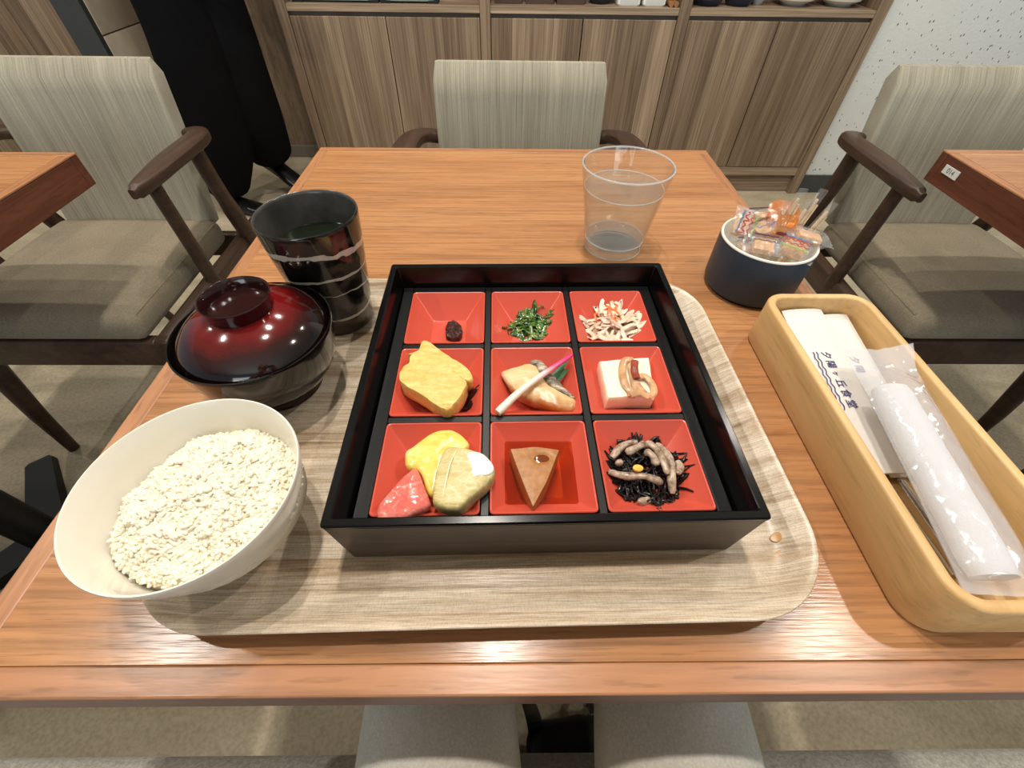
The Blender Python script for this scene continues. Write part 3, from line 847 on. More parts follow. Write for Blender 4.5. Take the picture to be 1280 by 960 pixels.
for pts, z in (([(0.0363, 0.2389), (0.0445, 0.249), (0.0551, 0.2596), (0.0484, 0.2472), (0.0408, 0.2362)], 0.7575), ([(0.0383, 0.2372), (0.0458, 0.2473), (0.0522, 0.2463), (0.0453, 0.2365), (0.0407, 0.2330)], 0.7560)):
    q = BM(); slab(q, pts, z - 0.0004, z, 0.0003, n=24, smooth=False, nrings=2, tilt=lambda x, y: 0.12 * (y - 0.245)); finish('leaflet', q, M_leaf, lf, world=True)

# tofu with onion and sauce
g = N('silken_tofu', rough=0.3, base=(244, 234, 208), sub=0.3, subr=0.005); f = g.noise(g.coord(), 120, 3); g.color(g.ramp(f, [(0.3, (238, 226, 196)), (0.7, (248, 240, 218))]))
q = BM(); slab(q, [(0.0786, 0.2556), (0.1002, 0.2583), (0.1228, 0.2605), (0.1203, 0.2385), (0.1171, 0.2158), (0.0976, 0.2158), (0.0792, 0.2142), (0.0787, 0.2331)], 0.7400, 0.7570, 0.0004, 0.05, 0.0004, 120, 72, False, None, 1.0)
tag(finish('tofu', q, g.m, angle=50), 'white tofu block topped with browned onion in the middle right dish', 'tofu')
M_onion = plain('cooked_onion', (196, 152, 114), 0.2, 0.16, 140, coat=0.2, sub=0.2, subr=0.003)
M_onion2 = plain('red_cooked_onion', (142, 66, 48), 0.2, 0.15, 140)
for i, (pts, r_, m_, lab) in enumerate((
    ([(0.1035, 0.2465), (0.0968, 0.2455), (0.0925, 0.2342), (0.0920, 0.2205), (0.0953, 0.2122), (0.0945, 0.2065)], 0.0020, M_onion, 'long curved brown onion slice down the middle of the tofu'),
    ([(0.1046, 0.2405), (0.100, 0.2387), (0.0997, 0.2298), (0.0993, 0.2213), (0.1002, 0.213), (0.1069, 0.2082), (0.1115, 0.2055)], 0.0018, M_onion, 'brown onion slice bending to the front right corner of the tofu'),
    ([(0.1024, 0.2256), (0.1087, 0.2268), (0.1130, 0.2188), (0.1118, 0.2095), (0.1075, 0.2068), (0.1033, 0.2122), (0.1006, 0.2205)], 0.0017, M_onion, 'looped onion ring at the right front of the tofu'),
    ([(0.0932, 0.2076), (0.1010, 0.2092), (0.1076, 0.2055)], 0.0020, M_onion, 'short onion piece along the front edge of the tofu'),
    ([(0.1035, 0.2420), (0.1015, 0.2350), (0.1010, 0.2285), (0.1013, 0.2225)], 0.0019, M_onion2, 'dark red onion piece on the tofu top'))):
    q = BM(); z_ = 0.7584 + 0.0009 * i
    tube(q, spline([(x * 1.036, y * 1.036, z_ + (0.0006 if k % 2 else 0)) for k, (x, y) in enumerate(pts)], 4), r_ * 1.6, 8, 0.42)
    tag(finish('onion_slice', q, m_, angle=70), lab, 'onion', 'onion slices on the tofu')
M_sauce = plain('brown_sauce', (88, 36, 18), 0.08, coat=0.4)
q = BM(); cxy = BW(P_, OY)
rings(q, [rrect(2 * a, 2 * a, 0.004, 4, (cxy.x, cxy.y), z) for a, z in ((0.0166, DB + 0.0002), (0.0205, DB + 0.0042))], True, True, True)
for v in q.verts: pass
tag(finish('tofu_sauce', q, M_sauce), 'thin brown sauce pool around the foot of the tofu', 'sauce', kind='stuff')

# fruit
g = N('pineapple_flesh', rough=0.2, base=(246, 218, 84), sub=0.25, subr=0.006, coat=0.2); f = g.noise(g.coord((60, 160, 60), (0, 0, -0.9)), 1, 4, 0.6, 0.3)
g.color(g.ramp(f, [(0.3, (224, 190, 78)), (0.5, (234, 208, 108)), (0.72, (240, 222, 146))])); g.bump(f, 0.5, 0.0015)
q = BM(); slab(q, [(-0.0709, 0.1628), (-0.066, 0.1681), (-0.0559, 0.1785), (-0.047, 0.1828), (-0.0351, 0.1806), (-0.0288, 0.1743), (-0.0263, 0.1701), (-0.0283, 0.1654), (-0.0382, 0.1487), (-0.047, 0.1303), (-0.0527, 0.1343), (-0.0587, 0.1475), (-0.068, 0.1512)], 0.7475, 0.7615, 0.0012, 0.14, 0.0007, 160, 64, True, None, 0.92)
tag(finish('pineapple_piece', q, g.m, angle=60), 'yellow pineapple piece at the back of the fruit dish', 'fruit', 'fruit pieces in the front left dish')
g = N('citrus_flesh', rough=0.4, base=(222, 190, 96), sub=0.2, subr=0.005); f = g.noise(g.coord((60, 200, 60), (0, 0, 1.1)), 1, 3, 0.5, 0.5)
v = g.n('TexVoronoi', feature='DISTANCE_TO_EDGE'); v.inputs['Scale'].default_value = 1.0; g.l(g.coord((130, 260, 60), (0, 0, 1.0)), v.inputs['Vector'])
g.color(g.mix(0.35, g.ramp(f, [(0.3, (178, 162, 98)), (0.5, (198, 182, 122)), (0.7, (216, 202, 154))]), g.ramp(v.outputs['Distance'], [(0.0, (232, 224, 188)), (0.12, (200, 182, 122))]))); g.bump(f, 0.5, 0.001)
ct = thing('citrus_segment', 'translucent pale yellow citrus segment with white pith, right of the fruit dish', 'fruit', (-0.026, 0.139, 0.752), 0, 'fruit pieces in the front left dish')
q = BM(); slab(q, [(-0.0434, 0.1571), (-0.0385, 0.1625), (-0.0313, 0.1616), (-0.0184, 0.1577), (-0.0095, 0.1495), (-0.0073, 0.1423), (-0.0112, 0.1341), (-0.022, 0.124), (-0.0305, 0.1164), (-0.0437, 0.1196), (-0.0465, 0.1252), (-0.0464, 0.1399)], 0.7530, 0.7702, 0.0016, 0.08, 0.0007, 160, 64, True, None, 0.95)
finish('segment_body', q, g.m, ct, world=True, angle=60)
q = BM(); slab(q, [(-0.0263, 0.1546), (-0.0183, 0.1562), (-0.0096, 0.1482), (-0.0086, 0.142), (-0.0130, 0.1385), (-0.0180, 0.1386), (-0.0278, 0.1346), (-0.0235, 0.1436)], 0.7690, 0.7716, 0.0007, 0.3, 0.0007, 200, 40)
o = finish('pith', q, plain('white_pith', (242, 238, 222), 0.4), ct, world=True, angle=70); o['label'] = 'white pith patch'
q = BM(); tube(q, spline([(-0.0330, 0.1608, 0.7690), (-0.0365, 0.1480, 0.7722), (-0.0385, 0.1330, 0.7720), (-0.0400, 0.1215, 0.7690)], 4), 0.0006, 6); finish('membrane', q, plain('pale_membrane', (244, 232, 190), 0.3), ct, world=True)
g = N('grapefruit_flesh', rough=0.14, base=(236, 92, 80), sub=0.3, subr=0.006, coat=0.3); v = g.n('TexVoronoi'); v.inputs['Scale'].default_value = 1.0; g.l(g.coord((240, 330, 150), (0, 0, 0.8)), v.inputs['Vector'])
f = g.noise(g.coord(), 90, 3)
c = g.ramp(v.outputs['Distance'], [(0.1, (222, 116, 104)), (0.6, (206, 98, 88)), (0.9, (232, 156, 142))])
g.color(g.mix(0.3, c, g.ramp(f, [(0.35, (208, 96, 86)), (0.65, (236, 164, 148))]))); g.bump(v.outputs['Distance'], 0.3, 0.0007)
q = BM(); slab(q, [(-0.0606, 0.1488), (-0.0543, 0.1374), (-0.0486, 0.1254), (-0.0486, 0.121), (-0.0571, 0.1162), (-0.0674, 0.1121), (-0.0783, 0.1121), (-0.0812, 0.1195), (-0.0774, 0.1288), (-0.0664, 0.1446)], 0.7525, 0.7645, 0.0015, 0.16, 0.0005, 160, 56, True, None, 0.9)
tag(finish('grapefruit_segment', q, g.m, angle=60), 'pink grapefruit segment lying over the front left corner of the fruit dish', 'fruit', 'fruit pieces in the front left dish')

# brown triangle in broth
g = N('brown_sesame_tofu', rough=0.38, base=(160, 106, 56), spec=0.35); f = g.noise(g.coord(), 260, 4); g.color(g.ramp(f, [(0.3, (146, 94, 48)), (0.7, (174, 122, 70))])); g.bump(f, 0.15, 0.0006)
q = BM()
wc = Vector((0.020, 0.152))
slab(q, [(0.0022, 0.1655), (0.0205, 0.1675), (0.0378, 0.1648), (0.0277, 0.1401), (0.0170, 0.1205), (0.0093, 0.1425)], 0.7400, 0.7615, 0.0004, 0.05, 0.0002, 120, 84, False, None, 0.98, 10)
for v in q.verts:
    if v.co.z > 0.7585:
        d = hypot((v.co.x - 0.0245) / 0.0085, (v.co.y - 0.1575) / 0.0050)
        if d < 1: v.co.z -= 0.0022 * (1 - d * d)
tag(finish('brown_tofu_triangle', q, g.m, angle=50), 'brown triangular block with a glossy dimple in the front middle dish', 'tofu')
M_broth = clear('clear_brown_broth', tint=(246, 206, 166), amount=1.0, rough=0.03, body=(170, 96, 46), bodyw=0.07)
q = BM(); cxy = BW(0, -PY + OY)
rings(q, [rrect(2 * a, 2 * a, 0.002, 4, (cxy.x, cxy.y), z) for a, z in ((0.0158, DB + 0.0003), (0.0250, DB + 0.0098))], True, True, True)
tag(finish('broth', q, M_broth), 'shallow clear brown broth around the brown triangle', 'soup', kind='stuff')
q = BM(); slab(q, [(0.0245 + 0.0066 * cos(t), 0.1575 + 0.0036 * sin(t)) for t in [k * pi / 5 for k in range(10)]], 0.7590, 0.7605, 0.0002, n=24, nrings=2)
tag(finish('sauce_drop', q, plain('dark_syrup', (108, 54, 26), 0.04, coat=0.5)), 'glossy brown sauce drop in the dimple of the brown triangle', 'sauce')

# hijiki
g = N('black_hijiki', rough=0.25, base=(18, 16, 16), coat=0.3)
q = BM(); random.seed(21)
strand(q, (0.099, 0.1555), 0.0225, 0.012, 0.0011, 150, 0.028, 0.6, 1.0, 5, 6)
strand(q, (0.103, 0.153), 0.026, 0.005, 0.0008, 26, 0.024, 0.5, 1.0, 5, 6)
tag(finish('hijiki_seaweed', q, g.m, angle=80), 'black hijiki seaweed strands heaped in the front right dish', 'salad', kind='stuff')
g = N('fried_tofu_strip', rough=0.25, base=(158, 132, 108), coat=0.2); f = g.noise(g.coord((200, 200, 200)), 1, 4); g.color(g.ramp(f, [(0.32, (110, 88, 72)), (0.5, (164, 142, 122)), (0.7, (202, 182, 162))])); g.bump(f, 0.5, 0.001)
strips = [([(0.0765, 0.165), (0.0855, 0.1745), (0.097, 0.1778)], 'arched at the back left edge of the heap'), ([(0.0859, 0.1658), (0.0941, 0.1697), (0.1027, 0.1753)], 'lying diagonally at the back of the heap'),
          ([(0.1035, 0.1761), (0.1072, 0.1681), (0.1096, 0.1558), (0.1107, 0.1471)], 'long one right of the bean'), ([(0.1111, 0.1761), (0.1152, 0.1681), (0.1162, 0.1558), (0.1136, 0.1456), (0.113, 0.1358)], 'longest, curving down the right side'),
          ([(0.0708, 0.15), (0.082, 0.1478), (0.0944, 0.1456), (0.1061, 0.1414)], 'lying across the front left of the heap'), ([(0.1219, 0.1604), (0.1227, 0.1558), (0.119, 0.1492)], 'short one at the far right of the heap'),
          ([(0.0882, 0.1278), (0.0924, 0.1305), (0.097, 0.1318)], 'short pale one at the front of the heap'), ([(0.079, 0.1604), (0.081, 0.1566)], 'stubby one at the left of the heap'), ([(0.0985, 0.165), (0.1028, 0.1604), (0.1037, 0.1529)], 'short one in the centre of the heap')]
for i, (p, lab) in enumerate(strips):
    q = BM()
    pts = spline([(x, y, max(dish_floor(x, y) + 0.0025, 0.7585 - 14 * ((x - 0.1) ** 2 + (y - 0.155) ** 2)) + 0.0006 * (i % 3)) for x, y in p], 4)
    tube(q, pts, [0.0020] + [0.0029 + 0.0004 * sin(i + k) for k in range(len(pts) - 2)] + [0.0016], 8, 0.7)
    tag(finish('fried_tofu_strip', q, g.m, angle=70), 'brown fried tofu strip in the hijiki, ' + lab, 'tofu', 'fried tofu strips in the hijiki')
q = BM(); slab(q, [(0.0902 + 0.0036 * cos(t), 0.1504 + 0.0026 * sin(t)) for t in [k * pi / 4 for k in range(8)]], 0.7585, 0.7610, 0.0008, 0.4, n=20, nrings=3)
tag(finish('soybean', q, plain('yellow_soybean', (236, 188, 84), 0.3)), 'single yellow soybean on top of the hijiki', 'bean')

# ------------------------------------------------------------------ rice bowl
RC = (-0.1835, 0.1215)
t = thing('rice_bowl', 'white porcelain bowl of steamed rice on the left front of the tray', 'bowl', (RC[0], RC[1], TF))
q = BM()
lathe(q, [(0, 0.0065), (0.0275, 0.0060), (0.0282, 0.0002), (0.0298, 0.0), (0.0308, 0.0006), (0.0312, 0.0072), (0.0345, 0.0098), (0.0430, 0.0200), (0.0520, 0.0375), (0.0585, 0.0555), (0.0612, 0.0660), (0.0617, 0.0690), (0.0613, 0.0700), (0.0606, 0.0701), (0.0600, 0.0692), (0.0570, 0.0560), (0.0500, 0.0360), (0.0400, 0.0195), (0.0300, 0.0115), (0, 0.0095)], (0, 0, 0), 96)
finish('bowl_body', q, M_porc, t, angle=50)
q = BM(); random.seed(4)
RO = Vector((RC[0] + 0.003, RC[1] + 0.001))
def rice_z(x, y):
    r = hypot(x - RO.x, y - RO.y) / 0.0525
    n1 = noise.noise(Vector((x * 60, y * 60, 3.1))); n2 = noise.noise(Vector((x * 150, y * 150, 8.0)))
    return TF + 0.0440 + 0.0175 * max(0, 1 - r ** 2.2) + 0.0060 * n1 + 0.0030 * n2
rs = []
for k in range(15):
    r_ = 0.0520 * (1 - k / 15)
    rs.append([Vector((RO.x + r_ * cos(a), RO.y + r_ * sin(a), (rice_z(RO.x + r_ * cos(a), RO.y + r_ * sin(a)) - 0.0002) if k else TF + 0.036)) for a in [2 * pi * j / 40 for j in range(40)]])
vr = rings(q, rs, True, True, True)
def grain(bm, c, d, L, r):
    d = d.normalized(); s = d.cross(Vector((0.3, 0.2, 1))).normalized(); u = s.cross(d)
    rr = []
    for x, k in ((-0.5, 0.0), (-0.40, 0.62), (-0.15, 1.0), (0.18, 0.96), (0.42, 0.58), (0.5, 0.0)):
        rr.append((c + d * (x * L), k * r))
    a = bm.verts.new(rr[0][0]); b = bm.verts.new(rr[-1][0]); prev = None
    for p, k in rr[1:-1]:
        cur = [bm.verts.new(p + s * (k * cos(t)) + u * (k * 0.85 * sin(t))) for t in (0, 1.0472, 2.0944, 3.1416, 4.1888, 5.236)]
        for i in range(6):
            if prev is None: bm.faces.new((a, cur[(i + 1) % 6], cur[i]))
            else: bm.faces.new((prev[i], prev[(i + 1) % 6], cur[(i + 1) % 6], cur[i]))
        prev = cur
    for i in range(6): bm.faces.new((prev[i], prev[(i + 1) % 6], b))
for k in range(3600):
    a = random.uniform(0, 2 * pi); r_ = 0.0522 * math.sqrt(random.random())
    wob = 0.0035 * noise.noise(Vector((cos(a) * 2, sin(a) * 2, 5)))
    if r_ > 0.045: r_ += wob - 0.001
    x, y = RO.x + r_ * cos(a), RO.y + r_ * sin(a)
    z = rice_z(x, y) + random.uniform(-0.0006, 0.0006)
    grain(q, Vector((x, y, z)), Vector((random.uniform(-1, 1), random.uniform(-1, 1), random.uniform(-0.45, 0.45))), random.uniform(0.0052, 0.0066), random.uniform(0.00125, 0.0016))
tag(finish('steamed_rice', q, M_rice, angle=180), 'mound of steamed white rice in the white bowl', 'rice', kind='stuff')

# ------------------------------------------------------------------ lidded soup bowl
SC = (-0.2005, 0.2585)
t = thing('soup_bowl', 'black lacquered soup bowl with a red domed lid, left rear of the tray', 'bowl', (SC[0], SC[1], TF))
M_soupblack = plain('black_soup_lacquer', (14, 12, 11), 0.1, coat=0.5)
M_foot = plain('maroon_lacquer', (36, 11, 10), 0.14, coat=0.4)
q = BM()
lathe(q, [(0, 0.0095), (0.0305, 0.0095), (0.0340, 0.0105), (0.0440, 0.0170), (0.0530, 0.0300), (0.0580, 0.0480), (0.0598, 0.0620), (0.0603, 0.0645), (0.0600, 0.0655), (0.0590, 0.0655), (0.0575, 0.0600), (0.0555, 0.0480), (0.0500, 0.0310), (0.0400, 0.0190), (0, 0.0130)], (0, 0, 0), 96)
finish('bowl_body', q, M_soupblack, t, angle=50)
q = BM(); lathe(q, [(0.0300, 0.0100), (0.0305, 0.0005), (0.0318, 0.0), (0.0335, 0.0), (0.0342, 0.0008), (0.0330, 0.0108)], (0, 0, 0), 64); finish('foot', q, M_foot, t)
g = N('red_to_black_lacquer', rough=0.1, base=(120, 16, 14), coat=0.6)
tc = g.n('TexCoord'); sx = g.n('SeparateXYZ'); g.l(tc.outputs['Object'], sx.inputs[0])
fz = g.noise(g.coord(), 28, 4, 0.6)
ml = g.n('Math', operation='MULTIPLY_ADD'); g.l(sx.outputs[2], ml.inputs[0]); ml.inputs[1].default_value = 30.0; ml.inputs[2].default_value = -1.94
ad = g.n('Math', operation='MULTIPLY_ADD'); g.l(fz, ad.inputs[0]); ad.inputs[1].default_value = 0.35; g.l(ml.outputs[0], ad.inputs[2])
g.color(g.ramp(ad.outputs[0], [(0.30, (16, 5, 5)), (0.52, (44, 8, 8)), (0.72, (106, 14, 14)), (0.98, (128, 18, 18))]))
lid = BM()
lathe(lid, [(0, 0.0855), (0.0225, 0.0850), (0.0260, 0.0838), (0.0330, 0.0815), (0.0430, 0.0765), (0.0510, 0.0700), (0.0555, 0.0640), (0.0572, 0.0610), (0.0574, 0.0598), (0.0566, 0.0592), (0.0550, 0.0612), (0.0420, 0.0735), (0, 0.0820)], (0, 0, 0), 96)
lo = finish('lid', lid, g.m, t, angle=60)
q = BM(); lathe(q, [(0.0232, 0.0846), (0.0240, 0.0900), (0.0250, 0.0955), (0.0253, 0.0962), (0.0246, 0.0967), (0.0238, 0.0962), (0.0226, 0.0900), (0.0215, 0.0872), (0, 0.0866)], (0, 0, 0), 64)
finish('lid_knob', q, M_foot, lo, angle=60)

# ------------------------------------------------------------------ teacup
CC = (-0.1705, 0.3510)
t = thing('teacup', 'tall black ceramic teacup with grey brushed rings behind the soup bowl', 'cup', (CC[0], CC[1], TF))
g = N('black_glaze_with_slip_rings', rough=0.14, base=(16, 15, 15), coat=0.4)
tc = g.n('TexCoord'); sx = g.n('SeparateXYZ'); g.l(tc.outputs['Object'], sx.inputs[0])
n1 = g.noise(g.coord((14, 14, 14)), 1, 3, 0.6); n2 = g.noise(g.coord((30, 30, 120)), 1, 4, 0.6)
def band(z0, slope, width, thr):
    """1 inside a wavering ring round height z0"""
    a = g.n('Math', operation='MULTIPLY_ADD'); g.l(n1, a.inputs[0]); a.inputs[1].default_value = 0.020 * slope; a.inputs[2].default_value = -z0 - 0.010 * slope
    b = g.n('Math', operation='ADD'); g.l(sx.outputs[2], b.inputs[0]); g.l(a.outputs[0], b.inputs[1])
    c = g.n('Math', operation='ABSOLUTE'); g.l(b.outputs[0], c.inputs[0])
    w = g.n('Math', operation='MULTIPLY_ADD'); g.l(n2, w.inputs[0]); w.inputs[1].default_value = width * 2.2; w.inputs[2].default_value = -width * thr
    d = g.n('Math', operation='LESS_THAN'); g.l(c.outputs[0], d.inputs[0]); g.l(w.outputs[0], d.inputs[1])
    return d.outputs[0]
s = None
for z0, sl, wd, th in ((0.089, 1.5, 0.0040, 0.45), (0.066, 1.0, 0.0024, 0.55), (0.049, 1.6, 0.0011, 0.7), (0.022, 0.8, 0.0024, 0.6)):
    b = band(z0, sl, wd, th)
    if s is None: s = b
    else:
        mx = g.n('Math', operation='MAXIMUM'); g.l(s, mx.inputs[0]); g.l(b, mx.inputs[1]); s = mx.outputs[0]
pt = g.ramp(g.noise(g.coord((22, 22, 34)), 1, 3, 0.5), [(0.50, (17, 15, 14)), (0.56, (62, 54, 44))])
g.color(g.mix(s, pt, (186, 178, 164)))
q = BM()
lathe(q, [(0, 0.003), (0.0270, 0.0025), (0.0280, 0.0), (0.0300, 0.0), (0.0310, 0.0015), (0.0316, 0.006), (0.0345, 0.030), (0.0378, 0.060), (0.0412, 0.090), (0.0430, 0.1100), (0.0430, 0.1122), (0.0424, 0.1130)], (0, 0, 0), 80)
finish('cup_body', q, g.m, t, angle=60)
q = BM(); lathe(q, [(0.0424, 0.1130), (0.0414, 0.1126), (0.0408, 0.1100), (0.0390, 0.090), (0.0352, 0.060), (0.0318, 0.030), (0.0290, 0.0085), (0, 0.0075)], (0, 0, 0), 80)
finish('inside_glaze', q, plain('dark_grey_glaze', (66, 65, 62), 0.25, 0.2, 40), t, angle=60)
q = BM(); lathe(q, [(0, 0.080), (0.0345, 0.080), (0.0372, 0.0825), (0.0380, 0.0838), (0.0370, 0.0834), (0, 0.0834)], (CC[0], CC[1], TF), 64)
tag(finish('green_tea', q, plain('dark_green_tea', (24, 30, 20), 0.03, ior=1.33)), 'dark green tea filling the black teacup', 'drink')

# ------------------------------------------------------------------ glass of water
GC = (0.1345, 0.4945)
def glassmat(name, ior, mixw, tint):
    m = bpy.data.materials.new(name); m.use_nodes = True; tt = m.node_tree; tt.nodes.clear()
    out = tt.nodes.new('ShaderNodeOutputMaterial'); gl = tt.nodes.new('ShaderNodeBsdfGlass'); gl.inputs['IOR'].default_value = ior; gl.inputs['Roughness'].default_value = 0.0; gl.inputs[0].default_value = lin(tint)
    tr_ = tt.nodes.new('ShaderNodeBsdfTransparent'); tr_.inputs[0].default_value = lin(tint); mx = tt.nodes.new('ShaderNodeMixShader'); mx.inputs[0].default_value = mixw
    tt.links.new(gl.outputs[0], mx.inputs[1]); tt.links.new(tr_.outputs[0], mx.inputs[2]); tt.links.new(mx.outputs[0], out.inputs[0])
    return m
M_glass = clear('clear_glass', tint=(253, 254, 254), amount=1.0, rough=0.02, bodyw=0.012)
M_base = clear('thick_glass', tint=(252, 253, 254), amount=0.9, rough=0.03, body=(244, 248, 250), bodyw=0.06)
M_glint = clear('glass_glint', tint=(255, 255, 255), amount=0.6, rough=0.05, body=(246, 250, 250), bodyw=0.30)  # milky white body paints highlights along rim, base and water line
M_water = clear('clear_water', tint=(247, 250, 250), amount=1.0, rough=0.02, body=(240, 244, 244), bodyw=0.05)
t = thing('water_glass', 'clear tumbler of water standing on the table behind the tray', 'glass', (GC[0], GC[1], TZ + 0.0002))
q = BM()
lathe(q, [(0.0325, 0.0), (0.0345, 0.0012), (0.0354, 0.0040), (0.0385, 0.0250), (0.0440, 0.0600), (0.0508, 0.1000), (0.0511, 0.1012), (0.0506, 0.1020), (0.0496, 0.1018), (0.0490, 0.1008), (0.0424, 0.0600), (0.0372, 0.0260), (0.0360, 0.0180)], (0, 0, 0), 80)
finish('tumbler', q, M_glass, t, angle=60)
q = BM(); lathe(q, [(0, 0.0020), (0.0300, 0.0017), (0.0325, 0.0005), (0.0343, 0.0017), (0.0352, 0.0040), (0.0357, 0.0080), (0.0352, 0.0150), (0.0330, 0.0128), (0, 0.0112)], (0, 0, 0), 64)
finish('thick_base', q, M_base, t, angle=60)
q = BM()
for r_, z_ in ((0.0346, 0.0022), (0.0356, 0.0152)): tube(q, [(r_ * cos(a), r_ * sin(a), z_) for a in [2 * pi * k / 64 for k in range(65)]], 0.0008, 6, 1.0, False)
finish('base_glint', q, M_glint, t)  # added rings, a painted highlight round the foot of the glass
q = BM(); lathe(q, [(0.0502, 0.1022), (0.0510, 0.1020), (0.0514, 0.1012), (0.0511, 0.1003), (0.0503, 0.1000), (0.0494, 0.1004), (0.0491, 0.1012), (0.0495, 0.1020), (0.0502, 0.1022)], (0, 0, 0), 80)
finish('rim', q, M_glint, t, angle=80)  # whitened torus over the real rim paints its bright outline
q = BM(); lathe(q, [(0, 0.0121), (0.0318, 0.0131), (0.0348, 0.0162), (0.0370, 0.0262), (0.0422, 0.0600), (0.0451, 0.0768), (0.0446, 0.0760), (0.0430, 0.0756), (0, 0.0755)], (GC[0], GC[1], TZ + 0.0002), 80)
wtr = finish('drinking_water', q, M_water); tag(wtr, 'clear water filling three quarters of the tumbler', 'drink')
q = BM(); tube(q, [(GC[0] + 0.0449 * cos(a), GC[1] + 0.0449 * sin(a), TZ + 0.0768) for a in [2 * pi * k / 64 for k in range(65)]], 0.0006, 6, 1.0, False)
finish('meniscus_glint', q, M_glint, wtr, world=True)  # added pale ring, a painted highlight along the water's edge

# ------------------------------------------------------------------ wooden cutlery box
WX0, WX1, WY0, WY1 = 0.2452, 0.3472, 0.0572, 0.3385
M_pine = wood('pale_pine', (204, 162, 104), (216, 178, 122), (226, 192, 138), 'y', rough=0.42, fine=110, band=16, long=3.0, bump=0.06, pores=0.2)
t = thing('cutlery_box', 'long pale wooden box with rounded corners holding chopstick sleeves on the right', 'box', ((WX0 + WX1) / 2, (WY0 + WY1) / 2, TZ + 0.0003))
q = BM(); w_, d_ = WX1 - WX0, WY1 - WY0
rings(q, [rrect(w_ - 2 * i, d_ - 2 * i, max(0.003, 0.021 - i), 8, (0, 0), z) for i, z in ((0.003, 0.0), (0.0008, 0.0008), (0.0, 0.003), (0.0, 0.0438), (0.0007, 0.0452), (0.0018, 0.0460), (0.0062, 0.0460), (0.0073, 0.0453), (0.0078, 0.0440), (0.0078, 0.0068), (0.0090, 0.0060))], True, True, True)
finish('box_body', q, M_pine, t, angle=45)
M_paper = plain('white_paper', (218, 214, 208), 0.8, 0.015, 40)
M_ink = plain('indigo_ink', (52, 50, 110), 0.7)
def sleeve(lab, FL, FR, NR, NL, texts, lift):
    s = thing('chopstick_sleeve', lab, 'sleeve', tuple((Vector(FL) + Vector(FR) + Vector(NR) + Vector(NL)) / 4), 0, 'paper chopstick sleeves')
    q = BM()
    FL, FR, NR, NL = map(Vector, (FL, FR, NR, NL))
    up = (FR - FL).cross(NL - FL).normalized()
    if up.z < 0: up = -up
    def pt(u, v): return FL.lerp(FR, u).lerp(NL.lerp(NR, u), v)
    th = 0.0046
    R = []
    for j in range(13):
        v = j / 12
        ring = []
        puff = th * (0.5 + 0.5 * sin(pi * min(1, 0.25 + v * 0.7)))
        for k in range(9): u = k / 8; ring.append(pt(u, v) + up * (puff * 0.5 * sin(pi * u) ** 0.5 if 0 < k < 8 else 0.0))
        for k in range(7, 0, -1): u = k / 8; ring.append(pt(u, v) - up * (puff * 0.5 * sin(pi * u) ** 0.5))
        R.append(ring)
    rings(q, R, True, True, True)
    finish('paper_body', q, M_paper, s, world=True, angle=60)
    ex = (NL - FL).normalized(); ey = (FR - FL) - ex * (FR - FL).dot(ex); ey.normalize(); ez = ex.cross(ey)
    n_ = 'print'
    Lg = (NL - FL).length; Wd = (FR - FL).length
    v0, v1, u0 = 0.33, 0.66, 0.48
    for k, chr_ in enumerate('夕陽ヶ丘食堂'[:texts]):
        p = pt(u0, 0.345 + k * 0.0605) + up * (th * 0.5 + 0.0004)
        Mx = Matrix(((ex.x, ey.x, ez.x, p.x), (ex.y, ey.y, ez.y, p.y), (ex.z, ey.z, ez.z, p.z), (0, 0, 0, 1)))
        lettering('character', chr_, 0.0088 if chr_ != 'ヶ' else 0.0062, M_ink, Mx, s)
    for u_ in (0.21, 0.29):
        q = BM(); pts = []
        for k in range(41 if texts == 6 else 20):
            v = 0.32 + 0.36 * k / 40
            pts.append(pt(u_ + 0.016 * sin(k * 1.05), v) + up * (th * 0.5 + 0.0003))
        tube(q, pts, 0.00042, 5, 0.5, True, up); finish('wave_line', q, M_ink, s, world=True)
    return s
sleeve('white paper chopstick sleeve with blue lettering, upper left one in the wooden box', (0.2668, 0.3270, 0.7530), (0.3070, 0.3300, 0.7530), (0.2985, 0.1585, 0.7385), (0.2610, 0.1570, 0.7385), 6, 0)
sleeve('white paper chopstick sleeve lying right and below the other one in the wooden box', (0.2960, 0.3250, 0.7478), (0.3345, 0.3285, 0.7478), (0.3275, 0.1600, 0.7325), (0.2880, 0.1580, 0.7325), 2, 0)
M_steel = plain('polished_steel', (190, 188, 184), 0.18, metal=1.0)
for i, (x, lab) in enumerate(((0.2835, 'steel spoon handle at the left wall of the wooden box, under the sleeves'), (0.2975, 'steel spoon beside the other spoon under the wrapped towel'))):
    t = thing('spoon', lab, 'spoon', (x, 0.17, TZ + 0.0068), 0, 'spoons in the wooden box')
    q = BM(); pts = spline([(x + 0.002, 0.088, 0.7315), (x + 0.001, 0.14, 0.7305), (x, 0.20, 0.7288), (x, 0.235, 0.7300)], 5)
    tube(q, pts, [0.0046, 0.0052, 0.005] + [0.0042 - 0.0016 * k / 12 for k in range(13)], 10, 0.3); finish('handle', q, M_steel, t, world=True)
    q = BM()
    rings(q, [[Vector((x + 0.0145 * k * cos(a), 0.262 + 0.023 * k * sin(a), 0.7280 + 0.006 * k * k + dz)) for a in [2 * pi * j / 24 for j in range(24)]] for k, dz in ((0.1, 0), (0.4, 0), (0.7, 0), (0.95, 0), (1, 0.0006), (0.95, 0.001), (0.7, 0.001), (0.4, 0.001), (0.1, 0.001))], True, True, True)
    finish('spoon_bowl', q, M_steel, t, world=True)

